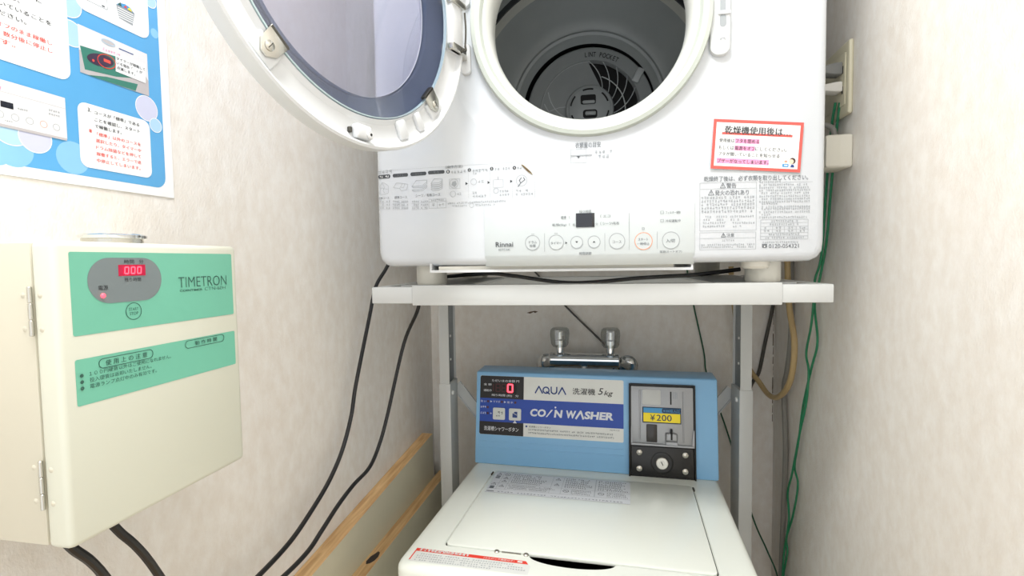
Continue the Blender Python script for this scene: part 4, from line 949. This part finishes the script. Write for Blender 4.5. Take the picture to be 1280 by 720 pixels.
def pill(u0, v0, u1, v1): p.loop(rrect(u0, v0, u1, v1, (v1-v0)*.48, 6), .0005, 'timer_ink', 2)
pill(.2962, -.0722, .3396, -.0654); pill(.3712, -.0707, .4152, -.0643)
p.text('使 用 上 の 注 意', .3010, -.0708, .3345, -.0667, 'timer_ink', 2, .004); p.text('動 作 時 間', .3815, -.0693, .4065, -.0656, 'timer_ink', 2, .004)
for s, u1, v in (('１００円硬貨以外はご使用になれません。', .3562, -.0758), ('投入硬貨は返却いたしません。', .3378, -.0802), ('電源ランプ点灯中のみ有効です。', .3422, -.0846)):
    p.text(s, .2890, v, u1, v+.0032, 'timer_ink', 2); p.disc(.2838, v+.0014, .0013, 'timer_ink', 2, 12)
p.build('lettering', timer, smooth=False, world=True)
g = MB().cyl(A(-.420, .364, .0176), A(-.420, .364, .0235), .0215, 'steel', 40); g.lathe([(.0215, 0), (.0242, .0005), (.0245, .0030), (.0225, .0042), (.0001, .0042)], 'chrome', Matrix.Translation(A(-.420, .364, .0235)), 40)
g.build('conduit_cap', timer, world=True)

# ------------------------------------------------------------------ laminated instruction poster on the left wall
poster = MB().box(XL+.0004, XL+.0010, .235, .5035, EYE+.0775, EYE+.46, 'poster_white').build('instruction_poster', None, smooth=False)
tag(poster, 'laminated blue instruction poster on the left wall above the coin timer', 'poster')
qm = lambda u, v, o: (XL+.0010+o, u, v+EYE)
p = Print(qm, .0001, .00015)
p.fan(rrect(.2450, .0868, .4930, .4500, .012, 6), 'poster_blue', 0)
for k, (u, v, r, m) in enumerate(((.3450, .1000, .0150, 'poster_cloud'), (.3300, .1010, .0170, 'poster_cloud'), (.3100, .1040, .0200, 'poster_cloud'), (.3930, .1020, .0150, 'poster_cloud'), (.4880, .2550, .0050, 'poster_cloud'))):
    p.disc(u, v, r, m, .2+.1*k, 26)
for k, (u, v, r, m) in enumerate(((.3440, .1185, .016, 'poster_bubble'), (.3620, .1135, .0135, 'poster_bubble_pink'), (.4735, .1700, .0135, 'poster_bubble_pink'), (.4835, .1545, .0078, 'poster_bubble'), (.3960, .2440, .0130, 'poster_bubble'), (.3980, .2170, .0120, 'poster_bubble'), (.4845, .2880, .0075, 'poster_bubble'))):
    p.disc(u, v, r, m, .8+.12*k, 26); p.ring(u, v, r, .0007, 'poster_white', .86+.12*k)
p.build('background_print', poster, smooth=False)
p = Print(qm, .0001, .00015)
p.fan(rrect(.2600, .1715, .3950, .2600, .010, 6), 'poster_white', 2); p.fan(rrect(.4030, .2440, .4810, .3300, .010, 6), 'poster_white', 2)
p.fan(rrect(.3995, .0955, .4757, .1565, .008, 6), 'poster_white', 2); p.fan(rrect(.2600, .2850, .3950, .40, .010, 6), 'poster_white', 2)
p.build('text_panel', poster, smooth=False)
p = Print(qm, .0001, .00015)                       # photo of the timer box
p.rect(.4040, .1840, .4770, .2285, 'poster_photo', 2.2); p.poly([(.4040, .1840), (.4770, .1840), (.4770, .200), (.4730, .205), (.4040, .205)], 'poster_photo_shade', 2.6)
p.poly([(.4050, .2090), (.4430, .2125), (.4700, .2000), (.4400, .1920), (.4085, .1880)], 'poster_teal', 3); p.poly([(.4110, .1838), (.4610, .1845), (.4640, .1925), (.4300, .1885)], 'poster_teal', 3)
p.fan([(.4245+.0135*cos(i*pi/12), .2025+.0060*sin(i*pi/12)+.0022*cos(i*pi/12)) for i in range(24)], 'poster_plum', 4)
p.loop([(.4305+.0092*cos(i*pi/12), .2035+.0066*sin(i*pi/12)+.001*cos(i*pi/12)) for i in range(24)], .0009, 'poster_red', 5); p.rect(.4275, .2025, .4345, .2055, 'poster_red', 5); p.disc(.4170, .1995, .0012, 'poster_red', 5, 10)
p.disc(.4335, .2225, .0072, 'poster_photo_shade', 3, 20, .0026); p.ring(.4335, .2232, .0072, .0006, 'poster_bubble', 3.4, 20, .0026); p.rect(.4445, .2212, .4605, .2222, 'letter_blue', 3); p.marks(.4270, .2135, .4460, .2160, 'card_pink', 3)
p.poly([(.4395, .1972), (.4732, .1965), (.4742, .2170), (.4402, .2140)], 'poster_white', 5)
p.build('timer_photo', poster, smooth=False)
p = Print(qm, .0001, .00015)                       # photo of the dryer's control panel
p.rect(.2700, .1180, .3885, .1552, 'poster_photo', 3); p.poly([(.2700, .1165), (.3880, .1165), (.3882, .1185), (.2700, .1195)], 'poster_photo_shade', 3.4); p.rect(.2700, .1452, .3884, .1455, 'poster_photo_shade', 3.4)
p.rect(.3370, .1328, .3462, .1378, 'display_navy', 4); p.marks(.3330, .1462, .3415, .1490, 'card_pink', 4)
for u in (.336, .347, .358, .369, .3795): p.ring(u, .1265, .0030, .0003, 'print_pale' if u != .369 else 'orange_ring', 4, 16)
p.marks(.3490, .1340, .3570, .1355, 'print_pale', 4); p.marks(.3735, .1395, .3830, .1412, 'print_pale', 4); p.marks(.3735, .1360, .3830, .1377, 'print_pale', 4); p.marks(.3390, .1215, .3450, .1228, 'print_pale', 4)
p.build('panel_photo', poster, smooth=False)
p = Print(qm, .0001, .00015)                       # picture of a machine and a laundry basket
p.loop(rrect(.4120, .2550, .4345, .2850, .001), .0005, 'print_pale', 3); p.ring(.4225, .2680, .0060, .0018, 'print_dark', 3); p.rect(.4290, .2562, .4318, .2575, 'print_dark', 3)
p.fan([(.4465, .2530), (.4615, .2515), (.4645, .2655), (.4440, .2655)], 'print_pale', 3)
for k in range(5): p.rect(.4455, .2540+k*.0022, .4630, .2548+k*.0022, 'poster_white', 3.5)
p.fan([(.4445, .2655), (.4640, .2650), (.4600, .2690), (.4540, .2700), (.4480, .2685)], 'label_sky', 3); p.fan([(.4455, .2660), (.4500, .2655), (.4490, .2695)], 'timer_ink', 4); p.fan([(.4560, .2660), (.4620, .2655), (.4590, .2688)], 'label_yellow', 4); p.fan([(.4520, .2665), (.4560, .2662), (.4550, .2690)], 'alert_red', 4)
p.build('laundry_picture', poster, smooth=False)
p = Print(qm, .0001, .00015)
for s, u0, u1, v, m in (('3.', .4088, .4120, .1490, 'print_black'), ('コースが「標準」である', .4150, .4630, .1480, 'print_black'), ('ことを確認し、スタート', .4150, .4632, .1412, 'print_black'), ('で稼働します。', .4150, .4425, .1350, 'print_black'),
    ('※', .4088, .4120, .1292, 'poster_red'), ('「標準」以外のコースを', .4165, .4636, .1276, 'poster_red'), ('選択したり、タイマーや', .4150, .4636, .1212, 'poster_red'), ('ドラム除菌などを押して', .4150, .4630, .1148, 'poster_red'), ('稼働すると、エラーで途', .4150, .4630, .1085, 'poster_red'), ('中停止してしまいます。', .4150, .4618, .1022, 'poster_red')):
    p.text(s, u0, v, u1, v+.0036, m, 4, .008)
p.build('step_lettering', poster, smooth=False); p = Print(qm, .0001, .00015)
for s, u0, u1, v, m in (('投入し、', .3350, .3560, .2240, 'print_black'), ('硬貨を', .3480, .3600, .2318, 'print_black'), ('に', .3690, .3735, .2318, 'print_black'), ('動いていることを', .3340, .3806, .2158, 'print_black'), ('ください。', .3340, .3600, .2080, 'print_black'),
    ('がオフのまま稼働し', .3320, .3800, .1985, 'poster_red'), ('と、数分後に停止し', .3320, .3800, .1918, 'poster_red'), ('ます。', .3320, .3505, .1850, 'poster_red')):
    p.text(s, u0, v, u1, v+.0040, m, 4, .008)
p.build('step_lettering', poster, smooth=False); p = Print(qm, .0001, .00015)
for s, u0, u1, v in (('タイマーが稼働して', .4408, .4732, .2092), ('いる場合「：」が', .4408, .4695, .2046), ('点滅します。', .4408, .4610, .2000)): p.text(s, u0, v, u1, v+.0032, 'print_black', 6, .008)
p.build('photo_caption', poster, smooth=False)

# ------------------------------------------------------------------ planks along the left wall
def plank(name, x0, x1, ya, yb, za, zb, h, label):
    """a board along y, its top edge running from za (at ya) to zb (at yb); raw wood on the top and bottom edges"""
    v = [(x0, ya, za-h), (x1, ya, za-h), (x1, ya, za), (x0, ya, za), (x0, yb, zb-h), (x1, yb, zb-h), (x1, yb, zb), (x0, yb, zb)]
    v = [A(*q) for q in v]; m = MB(); m.add(v, [[0, 1, 2, 3], [5, 4, 7, 6], [1, 5, 6, 2], [4, 0, 3, 7]], 'plank_paint')
    m.add(v, [[3, 2, 6, 7], [0, 4, 5, 1]], 'plank_wood'); return tag(m.build(name, smooth=False), label, 'plank')
pk1 = plank('wooden_plank', XL+.0005, -.4650, .05, 1.243, -.535, -.4445, .24, 'upper beige painted wooden plank with raw top edge on the left wall')
pk2 = plank('wooden_plank', -.4648, -.4395, .05, 1.288, -.560, -.560, .17, 'lower wooden plank with a black blotch fixed over the upper one')
p = Print(lambda u, v, o: (u, v, EYE-.560+o), .0003)
p.fan([(-.4600, .862), (-.4560, .853), (-.4500, .857), (-.4455, .866), (-.4440, .880), (-.4470, .893), (-.4520, .897), (-.4560, .886), (-.4590, .878)], 'plank_stain', 0)
p.build('black_blotch', pk2, smooth=False)

# ------------------------------------------------------------------ tap on the back wall
tap = tag(empty('twin_tap', A(-.073, 1.255, -.2450)), 'chrome twin tap with two clear knobs above the washing machine', 'tap')
TBx = lambda x: Matrix.Translation(A(x, 1.255, -.2450)) @ Matrix.Rotation(radians(90), 4, 'Y')
MB().lathe([(.0001, -.086), (.0150, -.086), (.0176, -.083), (.0180, -.076), (.0174, -.03), (.0174, .03), (.0180, .076), (.0176, .083), (.0150, .086), (.0001, .086)], 'chrome', TBx(-.073), 40).build('bar', tap, world=True)
MB().tube([A(-.073, 1.250, -.262), A(-.073, 1.235, -.29), A(-.073, 1.230, -.34)], .009, 'chrome', 14).build('spout', tap, world=True)
for x in (-.1323, -.0096):
    TK = Matrix.Translation(A(x, 1.255, 0))
    MB().lathe([(.0150, -.2365), (.0150, -.231), (.0105, -.226), (.0105, -.214), (.0140, -.213), (.0140, -.196), (.0100, -.193), (.0090, -.176), (.0001, -.175)], 'chrome', TK, 28).build('spindle', tap, world=True)
    kv = []; n = 16; prof = [(.0165, -.2125), (.0225, -.205), (.0250, -.180), (.0235, -.170), (.0180, -.1655), (.0001, -.1645)]
    k = MB(); vs = []
    for i in range(n):
        a = 2*pi*i/n; f = 1.0 if i % 2 else .90
        vs += [TK @ Vector((r*f*cos(a), r*f*sin(a), h)) for r, h in prof]
    q = len(prof); k.add(vs, [[i*q+j, ((i+1) % n)*q+j, ((i+1) % n)*q+j+1, i*q+j+1] for i in range(n) for j in range(q-1)], 'knob_clear')
    kn = k.build('knob', tap, smooth=False, world=True); tag(kn, 'clear faceted tap knob')
for x, d in ((-.152, -1), (.010, 1)):
    MB().tube([A(x, 1.258, -.2450), A(x+d*.012, 1.276, -.256), A(x+d*.020, 1.300, -.266), A(x+d*.022, 1.320, -.270)], .0085, 'chrome', 14).build('crank_union', tap, world=True)
    MB().lathe([(.012, .0), (.026, .0), (.026, .004), (.018, .010), (.010, .012)], 'chrome', Matrix.Translation(A(x+d*.022, YB, -.270)) @ AY, 32).build('wall_flange', tap, world=True)

# ------------------------------------------------------------------ socket, plugs, junction box on the right wall
outlet = tag(empty('wall_outlet', A(XR-.004, .990, .231)), 'cream wall socket plate on the right wall beside the dryer', 'outlet')
MB().box(XR-.0075, XR, .931, 1.049, EYE+.231, EYE+.349, 'outlet_cream', .0035, 3).build('plate', outlet, world=True)
MB().box(XR-.0090, XR-.0070, .9420, 1.030, EYE+.2480, EYE+.332, 'outlet_cream', .0008).build('socket_insert', outlet, world=True)
for z in (.306, .273): MB().box(XR-.0092, XR-.0088, .9480, .9530, EYE+z-.006, EYE+z+.006, 'void_black').build('socket_slot', outlet, world=True)
def plug(nm, y, z, h, m, lab):
    g = MB().prism([(XR-.0095, z-h), (XR-.0095, z+h), (XR-.020, z+h*.96), (XR-.040, z+h*.55), (XR-.052, z+h*.45), (XR-.052, z-h*.45), (XR-.040, z-h*.55), (XR-.020, z-h*.96)], y-.0125, y+.0125, m, 'y', .0025)
    return tag(g.build(nm), lab, 'plug')
plug('power_plug', .9600, EYE+.3090, .0100, 'plug_grey', 'grey power plug in the wall socket, upper of two')
plug('power_plug', .9590, EYE+.2790, .0085, 'plug_white', 'white power plug in the wall socket, below the grey plug')
jb = MB().box(XR-.040, XR-.0002, .9270, .9850, EYE+.1440, EYE+.1975, 'adapter_cream', .004, 3)
jbo = tag(jb.build('junction_box'), 'small cream junction box on the right wall under the socket', 'junction box')
MB().box(XR-.0405, XR-.020, .9262, .9272, EYE+.147, EYE+.195, 'adapter_cream', .0003).build('cover_seam', jbo)
tag(MB().tube([A(XR-.060, .985, .190), A(XR-.052, .975, .212), A(XR-.036, .965, .222), A(XR-.022, .955, .214), A(XR-.018, .952, .1975)], .0045, 'cable_grey', 12).build('grey_cable'), 'short grey cable curving into the cream junction box', 'cable')

# ------------------------------------------------------------------ cords, wires and hoses
def cord(nm, pts, r, m, label, cat, group=None, flat=1.0): return tag(MB().tube(pts, r, m, 10, 7, flat=flat).build(nm), label, cat, group)
cord('power_cable', [A(-.400, .291, -.1915), A(-.400, .302, -.211), A(-.402, .322, -.240), A(-.425, .380, -.335), A(-.450, .450, -.395), A(-.466, .525, -.415), A(-.470, .587, -.4168), A(-.470, .6534, -.4083), A(-.470, .7095, -.3889), A(-.470, .7644, -.3623), A(-.470, .808, -.3264), A(-.470, .8418, -.2768), A(-.470, .8629, -.223), A(-.470, .9243, -.1031), A(-.468, .951, -.0465), A(-.456, .980, -.007), A(-.440, 1.01, .05), A(-.420, 1.04, .10)],
     .0036, 'rubber_black', 'black cord hanging from the coin timer up past the left end of the stand', 'cord')
dw = lambda x, y, z: tuple(Mdry @ Vector((x, y, z)))
cord('power_cable', [A(-.390, .318, -.1915), A(-.390, .330, -.212), A(-.392, .352, -.244), A(-.41, .42, -.35), A(-.424, .50, -.400), A(-.430, .5853, -.4113), A(-.430, .638, -.4088), A(-.430, .6755, -.3971), A(-.430, .7219, -.3813), A(-.430, .7709, -.3705), A(-.430, .8287, -.3638), A(-.430, .8685, -.3374), A(-.426, .8971, -.2916), A(-.4038, .933, -.158)]
     + [dw(-.3120, .176, -.078), dw(-.3090, .168, -.035), dw(-.2960, .164, -.0255), dw(-.2505, .160, -.0200), dw(-.1766, .160, -.0155), dw(-.1332, .160, -.0195), dw(-.0483, .160, -.0320), dw(.0072, .160, -.0325), dw(.0885, .160, -.0258), dw(.1806, .160, -.0210), dw(.2500, .160, -.0130)],
     .0034, 'rubber_black', 'black cord from the coin timer up onto the stand and along under the dryer', 'cord')
cord('thin_cable', [A(-.235, 1.318, .01), A(-.2051, 1.318, -.0248), A(-.123, 1.318, -.1183), A(-.0322, 1.318, -.2081), A(-.010, 1.318, -.235), A(0.0, 1.318, -.30)], .0024, 'cable_dark', 'thin dark grey cable slanting across the back wall to the tap', 'cable')
cord('ground_wire', [A(.165, 1.318, .03), A(.1736, 1.318, -.0172), A(.1926, 1.318, -.1214), A(.2155, 1.318, -.2298), A(.2213, 1.318, -.2792), A(.2445, 1.318, -.35), A(.2666, 1.318, -.4129), A(.2912, 1.318, -.4954), A(.3300, 1.310, -.635), A(.3560, 1.290, -.70), A(.3690, 1.250, -.740), A(.372, 1.24, -.80)], .0019, 'wire_dark_green', 'thin dark green wire on the back wall behind the washing machine', 'wire')
cord('drain_hose', [A(.270, 1.285, -.02), A(.2730, 1.288, -.0805), A(.2787, 1.288, -.1167), A(.2905, 1.288, -.1986), A(.3115, 1.286, -.26), A(.3325, 1.280, -.2915), A(.3455, 1.245, -.3140), A(.3525, 1.195, -.3030), A(.3535, 1.130, -.2530), A(.3535, 1.108, -.1747), A(.3535, 1.143, -.1022), A(.3535, 1.158, -.0143), A(.3535, 1.16, .06)], .0060, 'hose_tan', 'tan hose looping in a U behind the right leg of the stand', 'hose')
cord('flat_cable', [A(.374, 1.320, -.02), A(.3735, 1.320, -.0830), A(.3715, 1.320, -.1214), A(.3570, 1.322, -.2027), A(.3435, 1.323, -.2772), A(.3275, 1.323, -.3071), A(.311, 1.323, -.36)], .0042, 'cable_dark', 'dark grey cable bending behind the right leg of the stand', 'cable')
cord('conduit_cable', [A(.37, 1.1875, .05), A(.37, 1.1875, -.0148), A(.370, 1.182, -.10), A(.37, 1.1856, -.1863), A(.37, 1.205, -.25), A(.37, 1.2233, -.3002), A(.37, 1.2075, -.4215), A(.37, 1.215, -.56), A(.37, 1.2246, -.6867), A(.37, 1.2287, -.80)], .0055, 'cable_grey', 'straight grey cable running down the right wall near the corner', 'cable')
J1 = [(.9647, .2578), (.979, .219), (.9978, .113), (1.014, .001), (1.0417, -.0433), (1.0475, -.0884), (1.0574, -.1319), (1.0796, -.1863), (1.0658, -.2209), (1.0756, -.2828), (1.1073, -.3519), (1.1497, -.4551), (1.1751, -.508), (1.1652, -.5632), (1.193, -.6498), (1.2014, -.7097), (1.205, -.80)]
J2 = [(.9600, .2560), (.9722, .2106), (.9909, .1121), (1.0046, .0293), (1.0307, -.0355), (1.0553, -.0891), (1.0388, -.1579), (1.0661, -.2132), (1.1068, -.2979), (1.1291, -.3759), (1.1504, -.4399), (1.1299, -.4705), (1.1558, -.5479), (1.1943, -.6178), (1.1877, -.6485), (1.2122, -.7164), (1.216, -.80)]
cord('ground_wire', [A(.3655, y, z) for y, z in J1], .0021, 'wire_green', 'bright green wire twisted with its twin down the right wall from the socket', 'wire', 'twisted green wires on the right wall')
cord('ground_wire', [A(.3705, y, z) for y, z in J2], .0021, 'wire_green', 'bright green wire twisted with its twin down the right wall from the socket', 'wire', 'twisted green wires on the right wall')

bpy.data.objects.remove(_font_ob); bpy.data.curves.remove(_font_cu)
